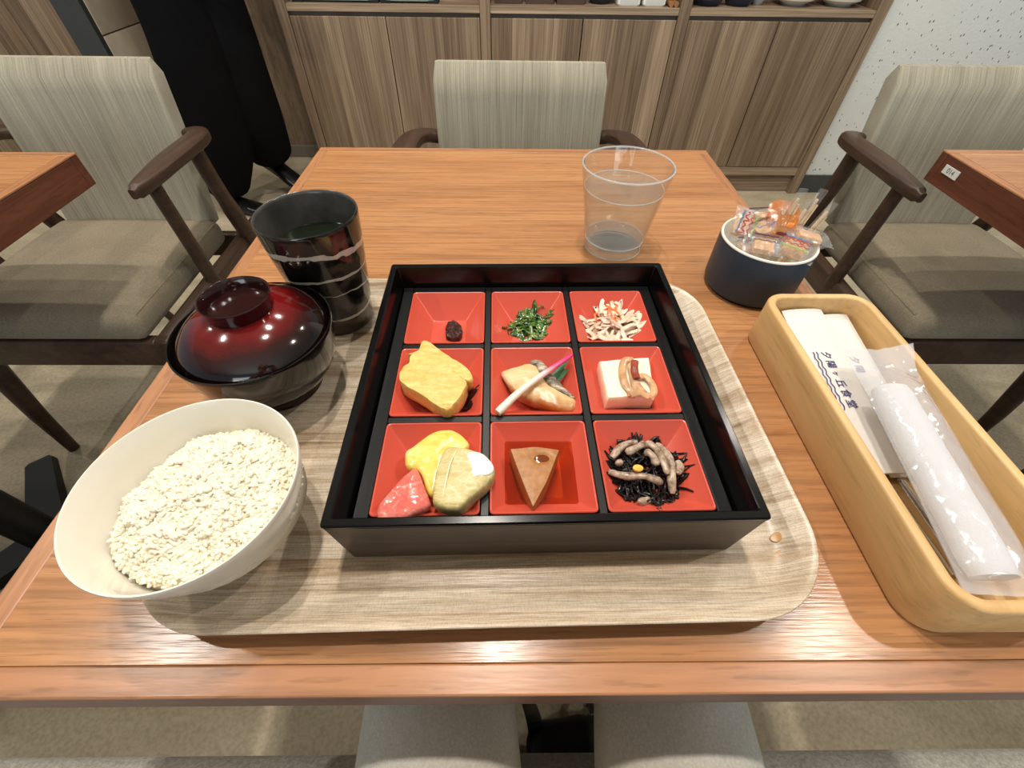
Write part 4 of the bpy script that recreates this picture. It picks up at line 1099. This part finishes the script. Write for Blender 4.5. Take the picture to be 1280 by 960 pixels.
# wrapped towel
M_film = clear('clear_crinkled_film', amount=0.82, rough=0.07, body=(226, 226, 230), bodyw=0.30, bump=26)
t = thing('wrapped_towel', 'white rolled hand towel in clear crinkled wrapper on top of the chopstick sleeves', 'towel', (0.2975, 0.165, 0.752))
q = BM()
A, B_ = Vector((0.2985, 0.216, 0.7660)), Vector((0.2905, 0.080, 0.7535))
ax = (B_ - A).normalized(); sd = Vector((-ax.y, ax.x, 0)).normalized(); upv = sd.cross(ax)
if upv.z < 0: upv = -upv
R = []
for k in range(19):
    u = k / 18
    p = A.lerp(B_, u); e = 1.0 if 0 < k < 18 else 0.9
    R.append([p + sd * (0.0145 * e * cos(a)) + upv * (0.0098 * e * sin(a)) + noise.noise_vector((p + sd * cos(a) * 0.02) * 90) * 0.0006 for a in [2 * pi * j / 24 for j in range(24)]])
rings(q, R, True, True, True)
g = N('white_towel_cotton', rough=0.95, base=(222, 222, 224)); f = g.noise(g.coord(), 900, 2); g.bump(f, 0.5, 0.0008)
finish('towel_roll', q, g.m, t, world=True, angle=60)
q = BM()
A2, B2_ = Vector((0.3070, 0.2570, 0.7690)), Vector((0.2932, 0.0700, 0.7522))
nU, nV = 44, 14
top, bot = [], []
for i in range(nU + 1):
    u = i / nU
    p = A2.lerp(B2_, u)
    hw = 0.0262 - 0.0016 * sin(pi * u)
    s_ = max(0.0, min(1.0, (u - 0.07) / 0.16, (0.985 - u) / 0.045)); s_ = s_ * s_ * (3 - 2 * s_)
    rt, rb = [], []
    for j in range(nV + 1):
        w = 2 * j / nV - 1
        prof = max(0, 1 - abs(w + 0.18 * u * 0) ** 2.2)
        hgt = 0.0108 * s_ * prof
        c = p + sd * (hw * -w)
        rip = noise.noise(Vector((c.x * 120 + 7, c.y * 45, 1.7))) * 0.0018 * (0.35 + 0.65 * s_) + noise.noise(Vector((c.x * 320, c.y * 110, 4.7))) * 0.0007
        flip = 0.010 * max(0, (0.10 - u) / 0.10) * max(0, -w - 0.1)
        cr = 0.0006 * sin(w * 60) if u < 0.045 or u > 0.965 else 0
        rt.append(q.verts.new(c + upv * (hgt + rip * prof ** 0.3 + cr) + Vector((0, 0, flip + 0.0008))))
        rb.append(q.verts.new(c - upv * (hgt * 0.92 + 0.0002) + Vector((0, 0, flip + 0.0002 + cr + rip * 0.15))))
    top.append(rt); bot.append(rb)
for i in range(nU):
    for j in range(nV):
        q.faces.new((top[i][j], top[i][j + 1], top[i + 1][j + 1], top[i + 1][j]))
        q.faces.new((bot[i][j], bot[i + 1][j], bot[i + 1][j + 1], bot[i][j + 1]))
o = finish('wrapper', q, M_film, t, world=True, angle=80)

# ------------------------------------------------------------------ blue pot of little packets
PC = (0.2784, 0.4153)
t = thing('packet_pot', 'dark blue round pot full of wrapped sweets and toothpicks', 'pot', (PC[0], PC[1], TZ + 0.0003))
M_blue = plain('matt_navy_ceramic', (46, 62, 78), 0.42, 0.06, 30)
q = BM(); lathe(q, [(0, 0.003), (0.0455, 0.003), (0.0472, 0.0035), (0.0480, 0.0050), (0.0487, 0.0075), (0.0488, 0.0560), (0.0487, 0.0580)], (0, 0, 0), 80); finish('pot_body', q, M_blue, t, angle=50)
q = BM(); lathe(q, [(0.0487, 0.0580), (0.0486, 0.0592), (0.0478, 0.0599), (0.0468, 0.0598), (0.0460, 0.0590), (0.0458, 0.0080), (0.0440, 0.0060), (0, 0.0055)], (0, 0, 0), 80); finish('white_glazed_inside', q, M_porc, t, angle=50)
q = BM(); lathe(q, [(0, 0.0), (0.0440, 0.0), (0.0452, 0.0008), (0.0455, 0.003)], (0, 0, 0), 64); finish('foot', q, plain('dark_foot', (22, 20, 20), 0.6), t)
M_wrap = clear('clear_sweet_wrapper', amount=0.75, rough=0.08, body=(236, 240, 240), bodyw=0.09, bump=130)
M_crack = plain('tan_biscuit', (196, 150, 100), 0.5, 0.14, 220)
M_pred = plain('red_print', (160, 34, 48), 0.5); M_pblue = plain('blue_print', (78, 108, 134), 0.5); M_pgreen = plain('green_print', (128, 150, 80), 0.5); M_pplum = plain('plum_print', (70, 36, 58), 0.4)
def packet(lab, c, rz, tilt, prints, L=0.040, Wd=0.026, roll=0.0):
    """a pillow pack: biscuit, film and a strip of print"""
    s = thing('wrapped_sweet', lab, 'sweet', c, 0, 'wrapped sweets in the blue pot')
    Mx = Matrix.Translation(c) @ Matrix.Rotation(rz, 4, 'Z') @ Matrix.Rotation(tilt, 4, 'Y') @ Matrix.Rotation(roll, 4, 'X')
    q = BM(); box(q, (0, 0, 0), (L * 0.50, Wd * 0.72, 0.008), 0.0022, 2); q.transform(Mx); finish('biscuit', q, M_crack, s, world=True)
    q = BM(); nu, nv = 18, 8; T_, B2 = [], []
    for i in range(nu + 1):
        u = 2 * i / nu - 1
        e = max(0, min(1, (1 - abs(u)) / 0.32 - 0.25)); e = e * e * (3 - 2 * e)
        a_, b_ = [], []
        for j in range(nv + 1):
            w = 2 * j / nv - 1
            h = 0.0078 * e * max(0, 1 - abs(w) ** 2.4)
            zz = 0.0008 * sin(j * 2.6) * (1 - e) + 0.0012 * noise.noise(Vector((u * 4 + c[0] * 300, w * 4, 2)))
            hw = Wd / 2 * (1.0 - 0.06 * e)
            a_.append(q.verts.new((u * L / 2 + (0.0006 if j % 2 and abs(u) == 1 else 0), w * hw, h + zz + 0.0004)))
            b_.append(q.verts.new((u * L / 2 + (0.0006 if j % 2 and abs(u) == 1 else 0), w * hw, -h + zz)))
        T_.append(a_); B2.append(b_)
    for i in range(nu):
        for j in range(nv):
            q.faces.new((T_[i][j], T_[i][j + 1], T_[i + 1][j + 1], T_[i + 1][j])); q.faces.new((B2[i][j], B2[i + 1][j], B2[i + 1][j + 1], B2[i][j + 1]))
    q.transform(Mx); finish('wrapper', q, M_wrap, s, world=True, angle=80)
    for k, (m_, y0, am, ph, r_) in enumerate(prints):
        q = BM()
        tube(q, [(x_, y0 + am * sin(x_ * 900 + ph) * (1 + 0.5 * sin(x_ * 370)), 0.0086 - 700 * (y0 * 0.6) ** 2 * 0.02) for x_ in [(-0.5 + i / 36) * L * 0.60 for i in range(37)]], r_, 5, 0.4)
        q.transform(Mx); finish('print', q, m_, s, world=True)
red_pr = [(M_pblue, 0.0074, 0.0004, 0, 0.0011), (M_pred, 0.0026, 0.0020, 1, 0.0007), (M_pred, -0.0032, 0.0013, 2.0, 0.0005), (M_pgreen, -0.0078, 0.0006, 0.5, 0.0012)]
plum_pr = [(M_pplum, 0.0075, 0.0002, 0, 0.0014), (M_pplum, -0.001, 0.0005, 1, 0.0005)]
packet('wrapped sweet with red print at the left rim of the pot, one end up', (0.2560, 0.4330, 0.7815), 1.05, -0.55, red_pr, 0.044, 0.030, 0.25)
packet('wrapped sweet with red and green print at the front right rim of the pot', (0.2940, 0.3935, 0.7795), -0.62, 0.05, red_pr, 0.042, 0.030, 0.18)
packet('wrapped tan biscuit at the front left rim of the pot', (0.2665, 0.4010, 0.7780), -0.35, 0.0, plum_pr, 0.040, 0.026, 0.2)
packet('wrapped sweet in the middle of the pot behind the tan biscuit', (0.2725, 0.4255, 0.7830), 0.35, -0.12, [(M_pplum, 0.006, 0.0004, 0, 0.0005), (M_pblue, -0.003, 0.0010, 0, 0.0006)], 0.040, 0.026, 0.1)
packet('wrapped sweet at the back rim of the pot left of the amber pouch', (0.2785, 0.4480, 0.7860), -0.35, -0.25, plum_pr, 0.040, 0.024, -0.3)
packet('wrapped sweet with crimped end hanging over the right rim of the pot', (0.3130, 0.4070, 0.7850), -0.35, 0.12, [(M_pplum, 0.004, 0.0006, 0, 0.0004)], 0.046, 0.026, -0.1)
packet('wrapped sweet deep in the pot under the others', (0.2830, 0.4130, 0.7680), 1.2, 0.1, plum_pr)
packet('wrapped sweet at the bottom left of the pot under the red one', (0.2620, 0.4180, 0.7670), 0.4, 0.1, plum_pr)
# amber pouch
t = thing('syrup_pouch', 'amber clear pouch with dark brown syrup standing in the pot', 'pouch', (0.294, 0.425, 0.765))
M_amber = clear('amber_film', tint=(252, 196, 122), amount=0.8, rough=0.08, body=(214, 150, 84), bodyw=0.30, bump=70)
q = BM()
def pouch(bm, w0, w1, h, th, z0=0.0, n=12):
    F_, K_ = [], []
    for i in range(n + 1):
        u = i / n; a_, b_ = [], []
        for j in range(11):
            w = 2 * j / 10 - 1
            hw = (w0 + (w1 - w0) * u) * (1 if u < 0.75 else math.sqrt(max(0.02, 1 - ((u - 0.75) / 0.27) ** 2)))
            d = th * max(0, 1 - w * w) * max(0, sin(pi * min(1, 0.15 + u * 0.85)))
            a_.append(bm.verts.new((w * hw, -d - 0.0002, z0 + u * h))); b_.append(bm.verts.new((w * hw, d + 0.0002, z0 + u * h)))
        F_.append(a_); K_.append(b_)
    for i in range(n):
        for j in range(10):
            bm.faces.new((F_[i][j], F_[i][j + 1], F_[i + 1][j + 1], F_[i + 1][j])); bm.faces.new((K_[i][j], K_[i + 1][j], K_[i + 1][j + 1], K_[i][j + 1]))
Mp = Matrix.Translation((0.2865, 0.4085, 0.7785)) @ Matrix.Rotation(-0.15, 4, 'Z') @ Matrix.Rotation(-1.05, 4, 'X') @ Matrix.Rotation(0.12, 4, 'Y')
pouch(q, 0.0145, 0.017, 0.050, 0.005); q.transform(Mp); finish('pouch_film', q, M_amber, t, world=True, angle=80)
q = BM(); pouch(q, 0.0130, 0.0150, 0.018, 0.0042, 0.002, 8); q.transform(Mp); finish('syrup', q, plain('dark_syrup_fill', (86, 32, 22), 0.15), t, world=True, angle=80)
# toothpick sleeves
M_pick = plain('pale_pick_wood', (236, 206, 166), 0.6, 0.06, 200)
M_pickfilm = clear('clear_pick_film', amount=0.8, rough=0.06, body=(240, 240, 236), bodyw=0.06)
for i, (tx, ty, tz, rz) in enumerate(((0.2925, 0.4340, 0.8110, 0.05), (0.3015, 0.4350, 0.8230, 0.02), (0.3150, 0.4330, 0.8120, -0.05), (0.3225, 0.4345, 0.8225, -0.06), (0.3380, 0.4300, 0.8110, -0.25))):
    lab = ('wrapped toothpick furthest left behind the amber pouch', 'second wrapped toothpick from the left, tall', 'short wrapped toothpick in the middle of the five', 'tallest wrapped toothpick right of the middle', 'wrapped toothpick leaning furthest right')[i]
    base = Vector((PC[0] + (tx - PC[0]) * 0.55, PC[1] + 0.012, 0.7350)); tip = Vector((tx, ty, tz)); dr = (tip - base).normalized()
    s = thing('wrapped_toothpick', lab, 'toothpick', tuple(base), 0, 'wrapped toothpicks in the blue pot')
    q = BM(); tube(q, [base + dr * 0.002, tip - dr * 0.014, tip - dr * 0.010], [0.0015, 0.0017, 0.0015], 8); tube(q, [base + dr * 0.002 + Vector((0.0034, 0, 0)), tip - dr * 0.016 + Vector((0.0034, 0, 0))], 0.0015, 8); finish('pick', q, M_pick, s, world=True)
    q = BM(); sdv = dr.cross(Vector((0, 1, 0))).normalized(); nv = sdv.cross(dr)
    rings(q, [[p + sdv * 0.0052 * c_ + nv * 0.0017 * s_ * k for c_, s_ in ((1, 0), (0.7, 0.8), (0, 1), (-0.7, 0.8), (-1, 0), (-0.7, -0.8), (0, -1), (0.7, -0.8))] for p, k in ((base, 0.3), (base + dr * 0.006, 1), (tip - dr * 0.012, 1), (tip - dr * 0.005, 0.35), (tip, 0.25))], True, True, True)
    finish('film_sleeve', q, M_pickfilm, s, world=True)

# ------------------------------------------------------------------ people
M_skin = plain('skin', (206, 160, 132), 0.5, 0.05, 40, sub=0.1, subr=0.01)
M_hair = plain('black_hair', (24, 20, 18), 0.5)
def add_head(parent, base, yaw, tilt=0.0):
    """face, ears and hair round a head centre"""
    Mh = Matrix.Translation(base) @ Matrix.Rotation(yaw, 4, 'Z') @ Matrix.Rotation(tilt, 4, 'X')
    def w(bm, n_, m_, a=80): bm.transform(Mh); return finish(n_, bm, m_, parent, world=True, angle=a)
    q = BM()
    bmesh.ops.create_uvsphere(q, u_segments=24, v_segments=16, radius=1)
    for v in q.verts:
        x, y, z = v.co
        f = 1.0 - 0.22 * max(0, -z)
        v.co = Vector((x * 0.074 * f, y * 0.094 * f, z * 0.112))
        if y < -0.7 and -0.45 < z < 0.1 and abs(x) < 0.25: v.co.y -= 0.016 * (1 - abs(x) / 0.25) * (1 - abs(z + 0.2) / 0.35 if abs(z + 0.2) < 0.35 else 0)
    w(q, 'face', M_skin)
    for s in (-1, 1):
        q = BM(); bmesh.ops.create_uvsphere(q, u_segments=10, v_segments=8, radius=0.011); bmesh.ops.translate(q, verts=q.verts, vec=(s * 0.030, -0.079, 0.008)); w(q, 'eye', plain('eye', (40, 30, 26), 0.2))
        q = BM(); bmesh.ops.create_uvsphere(q, u_segments=10, v_segments=8, radius=0.022)
        for v in q.verts: v.co = Vector((v.co.x * 0.4 + s * 0.074, v.co.y * 0.7 + 0.004, v.co.z * 1.4 - 0.005))
        w(q, 'ear', M_skin)
    q = BM(); tube(q, [(-0.022, -0.081, -0.055), (0, -0.088, -0.056), (0.022, -0.081, -0.055)], [0.003, 0.0055, 0.003], 8); w(q, 'mouth', plain('lips', (168, 92, 84), 0.4))
    q = BM(); bmesh.ops.create_uvsphere(q, u_segments=24, v_segments=16, radius=1)
    bmesh.ops.delete(q, geom=[v for v in q.verts if v.co.z < -0.35 or (v.co.y < -0.55 and v.co.z < 0.42)], context='VERTS')
    for v in q.verts: v.co = Vector((v.co.x * 0.080, v.co.y * 0.100 + 0.004, v.co.z * 0.119 + 0.003))
    w(q, 'hair', M_hair)
def hand(wr, d, n, s, curl=0.35):
    """five finger chains from a wrist; d along the hand, n palm normal, s thumb side"""
    d, n, s = Vector(d).normalized(), Vector(n).normalized(), Vector(s).normalized()
    wr = Vector(wr); palm = wr + d * 0.045
    out = [[(wr, 0.026), (palm, (0.030, 0.022))]]
    for k, (o, L) in enumerate(((0.030, 0.075), (0.010, 0.084), (-0.010, 0.078), (-0.028, 0.060))):
        b = palm + d * 0.038 + s * o
        c1 = b + (d * cos(curl) + n * sin(curl)) * L * 0.5; c2 = c1 + (d * cos(curl * 2.2) + n * sin(curl * 2.2)) * L * 0.5
        out.append([(palm, (0.030, 0.022)), (b, 0.0105), (c1, 0.0092), (c2, 0.0078)])
    tb = wr + d * 0.022 + s * 0.034
    out.append([(wr, 0.026), (tb, 0.013), (tb + d * 0.030 + s * 0.018, 0.0110), (tb + d * 0.055 + s * 0.020 + n * 0.010, 0.009)])
    return out
def V(*a): return Vector(a)

# waiter walking past behind the left chair (black clothes, seen from the thighs down)
wt = thing('person', 'person in wide black trousers and black shoes walking past behind the left chair', 'person', (-1.15, 2.05, 0))
hips, chest, neck = V(-1.135, 2.06, 0.93), V(-1.12, 2.06, 1.28), V(-1.11, 2.06, 1.47)
ka, aa = V(-1.205, 2.02, 0.50), V(-1.265, 1.985, 0.085)
kb, ab = V(-1.08, 2.10, 0.52), V(-1.085, 2.19, 0.165)
ch_ = [[(hips, (0.165, 0.11)), (V(-1.128, 2.06, 1.10), (0.14, 0.10)), (chest, (0.165, 0.11)), (neck, 0.055), (V(-1.09, 2.06, 1.56), 0.06)],
       [(hips, (0.165, 0.11)), (V(-1.185, 2.02, 0.84), 0.095), (ka, 0.062), (aa, 0.042)],
       [(hips, (0.165, 0.11)), (V(-1.075, 2.10, 0.84), 0.095), (kb, 0.062), (ab, 0.042)]]
for sy, el, wr_ in ((-1, V(-1.13, 1.84, 1.13), V(-0.98, 1.86, 0.99)), (1, V(-1.17, 2.30, 1.13), V(-1.03, 2.28, 0.98))):
    ch_.append([(chest, (0.165, 0.11)), (V(-1.12, 2.06 + sy * 0.19, 1.36), 0.055), (el, 0.042), (wr_, 0.030)])
    ch_ += hand(wr_, (0.9, -sy * 0.2, -0.35), (0, -sy, 0), (0.3, 0, 0.9))
skin('body', ch_, M_skin, wt, 2, True)
M_blk = plain('black_cloth', (13, 13, 15), 0.9, spec=0.1)
skin('trousers', [[(V(-1.132, 2.06, 1.02), (0.165, 0.125)), (V(-1.125, 2.06, 0.92), (0.165, 0.125)), (V(-1.160, 2.03, 0.78), 0.142), (V(-1.188, 2.02, 0.50), 0.158), (V(-1.235, 2.00, 0.27), 0.145), (V(-1.272, 1.985, 0.12), 0.100), (V(-1.274, 1.985, 0.07), 0.085)],
                  [(V(-1.125, 2.06, 0.92), (0.165, 0.125)), (V(-1.115, 2.10, 0.78), 0.150), (V(-1.122, 2.10, 0.50), 0.155), (V(-1.118, 2.12, 0.33), 0.145), (V(-1.112, 2.17, 0.20), 0.105), (V(-1.112, 2.18, 0.15), 0.095)]], M_blk, wt, 2, True)
skin('shirt', [[(V(-1.133, 2.06, 0.98), (0.185, 0.14)), (V(-1.128, 2.06, 1.12), (0.165, 0.125)), (chest, (0.185, 0.13)), (V(-1.112, 2.06, 1.44), 0.075)],
               [(chest, (0.185, 0.13)), (V(-1.12, 1.87, 1.37), 0.07), (V(-1.13, 1.84, 1.12), 0.056), (V(-1.02, 1.853, 1.03), 0.048)], [(chest, (0.185, 0.13)), (V(-1.12, 2.25, 1.37), 0.07), (V(-1.17, 2.30, 1.12), 0.056), (V(-1.075, 2.287, 1.03), 0.048)]], M_blk, wt, 2, True)
M_shoe = plain('black_leather', (16, 16, 17), 0.28)
def shoe(parent, heel, d, pitch=0.0, m_=M_shoe, L=0.27):
    q = BM(); R = []
    for x, w_, h in ((0.0, 0.026, 0.050), (0.02, 0.036, 0.066), (0.07, 0.038, 0.074), (0.12, 0.040, 0.060), (0.17, 0.046, 0.046), (0.22, 0.042, 0.036), (0.255, 0.028, 0.026), (L, 0.010, 0.016)):
        R.append([Vector((x, w_ * cos(a), max(0.0, h / 2 + h / 2 * sin(a) * 1.0))) for a in [2 * pi * k / 16 for k in range(16)]])
    rings(q, R, True, True, True)
    q.transform(Matrix.Translation(heel) @ Matrix.Rotation(math.atan2(d[1], d[0]), 4, 'Z') @ Matrix.Rotation(pitch, 4, 'Y')); return finish('shoe', q, m_, parent, world=True, angle=70)
shoe(wt, (-1.33, 1.99, 0.002), (1, -0.25)); shoe(wt, (-1.19, 2.215, 0.115), (1, -0.5), 0.35)
add_head(wt, (-1.085, 2.055, 1.64), pi / 2 + 0.1)

# diner whose thighs show below the table edge
dn = thing('person', 'seated diner in pale grey-beige trousers at the near edge, only the thighs in view', 'person', (0.035, -0.25, 0))
hp, cs, nk = V(0.045, -0.34, 0.555), V(0.04, -0.36, 0.90), V(0.03, -0.34, 1.09)
lk, la = V(-0.075, 0.16, 0.515), V(-0.030, 0.045, 0.09)
rk, ra = V(0.165, 0.16, 0.515), V(0.205, 0.10, 0.09)
ch_ = [[(hp, (0.15, 0.10)), (V(0.04, -0.36, 0.72), (0.13, 0.10)), (cs, (0.16, 0.11)), (nk, 0.055), (V(0.03, -0.32, 1.17), 0.06)],
       [(hp, (0.15, 0.10)), (V(-0.045, -0.20, 0.51), 0.066), (lk, 0.05), (la, 0.038)], [(hp, (0.15, 0.10)), (V(0.135, -0.20, 0.51), 0.066), (rk, 0.05), (ra, 0.038)]]
for sx in (-1, 1):
    el, wr_ = V(0.03 + sx * 0.26, -0.30, 0.84), V(0.0 + sx * 0.085, -0.12, 0.985)
    ch_.append([(cs, (0.16, 0.11)), (V(0.035 + sx * 0.18, -0.35, 1.0), 0.055), (el, 0.042), (wr_, 0.028)])
    ch_ += hand(wr_, (-sx * 0.25, 0.1, 0.9), (-sx, -0.2, 0), (-sx * 0.3, -0.9, 0.2), 0.5)
skin('body', ch_, M_skin, dn, 2, True)
g = N('pale_grey_cotton_twill', rough=0.9, base=(168, 163, 148), spec=0.15); f = g.noise(g.coord((500, 500, 500)), 1, 2); f2 = g.noise(g.coord((10, 5, 10)), 1, 4)
g.color(g.mix(0.4, g.ramp(f2, [(0.3, (202, 197, 184)), (0.7, (220, 215, 203))]), g.ramp(f, [(0.3, (190, 190, 190)), (0.7, (255, 255, 255))]), 'MULTIPLY')); g.bump(f2, 0.6, 0.01)
skin('trousers', [[(V(0.045, -0.36, 0.66), (0.15, 0.12)), (V(0.045, -0.34, 0.56), (0.17, 0.11)), (V(-0.048, -0.20, 0.515), 0.088), (V(-0.058, 0.0, 0.512), 0.0775), (V(-0.070, 0.15, 0.51), 0.070), (V(-0.045, 0.11, 0.30), 0.062), (V(-0.030, 0.06, 0.14), 0.055)],
                  [(V(0.045, -0.34, 0.56), (0.17, 0.11)), (V(0.140, -0.20, 0.515), 0.088), (V(0.150, 0.0, 0.512), 0.0775), (V(0.164, 0.15, 0.51), 0.070), (V(0.19, 0.14, 0.30), 0.062), (V(0.205, 0.11, 0.14), 0.055)]], g.m, dn, 2, True)
skin('shirt', [[(V(0.044, -0.345, 0.62), (0.175, 0.135)), (V(0.04, -0.36, 0.74), (0.155, 0.125)), (cs, (0.18, 0.13)), (V(0.03, -0.345, 1.06), 0.075)]] +
     [[(cs, (0.18, 0.13)), (V(0.035 + sx * 0.18, -0.35, 1.005), 0.072), (V(0.03 + sx * 0.26, -0.30, 0.84), 0.058), (V(0.015 + sx * 0.15, -0.19, 0.925), 0.048)] for sx in (-1, 1)], plain('dark_knit', (40, 42, 48), 0.9), dn, 2, True)
shoe(dn, (-0.035, -0.025, 0.002), (-0.1, 1)); shoe(dn, (0.200, 0.04, 0.002), (0.1, 1))
add_head(dn, (0.03, -0.31, 1.255), pi, 0.0)

# bag on the floor between the diner's feet
t = thing('shoulder_bag', 'black shoulder bag with strap on the floor between the diner legs', 'bag', (0.09, 0.01, 0))
M_bag = plain('black_nylon', (15, 15, 16), 0.6, 0.3, 200)
q = BM(); box(q, (0.095, 0.018, 0.125), (0.115, 0.06, 0.23), 0.02, 3)
bmesh.ops.subdivide_edges(q, edges=q.edges[:], cuts=2, use_grid_fill=True)
for v in q.verts: v.co += noise.noise_vector(v.co * 18) * 0.008
finish('bag_body', q, M_bag, t, world=True, angle=70)
q = BM(); tube(q, spline([(0.045, 0.022, 0.215), (0.040, 0.045, 0.235), (0.036, 0.085, 0.10), (0.040, 0.125, 0.012), (0.075, 0.155, 0.008)], 6), 0.011, 8, 0.3); finish('strap', q, M_bag, t, world=True)
q = BM(); tube(q, spline([(0.122, 0.022, 0.215), (0.130, 0.045, 0.230), (0.138, 0.085, 0.10), (0.130, 0.125, 0.012), (0.095, 0.150, 0.008)], 6), 0.008, 8, 0.35); finish('strap', q, M_bag, t, world=True)
for px_ in ((0.131, 0.050, 0.222), (0.136, 0.066, 0.160)):
    q = BM(); tube(q, [(px_[0] + 0.009 * cos(a), px_[1], px_[2] + 0.007 * sin(a)) for a in [2 * pi * k / 14 for k in range(15)]], 0.0016, 6); finish('buckle', q, M_steel, t, world=True)
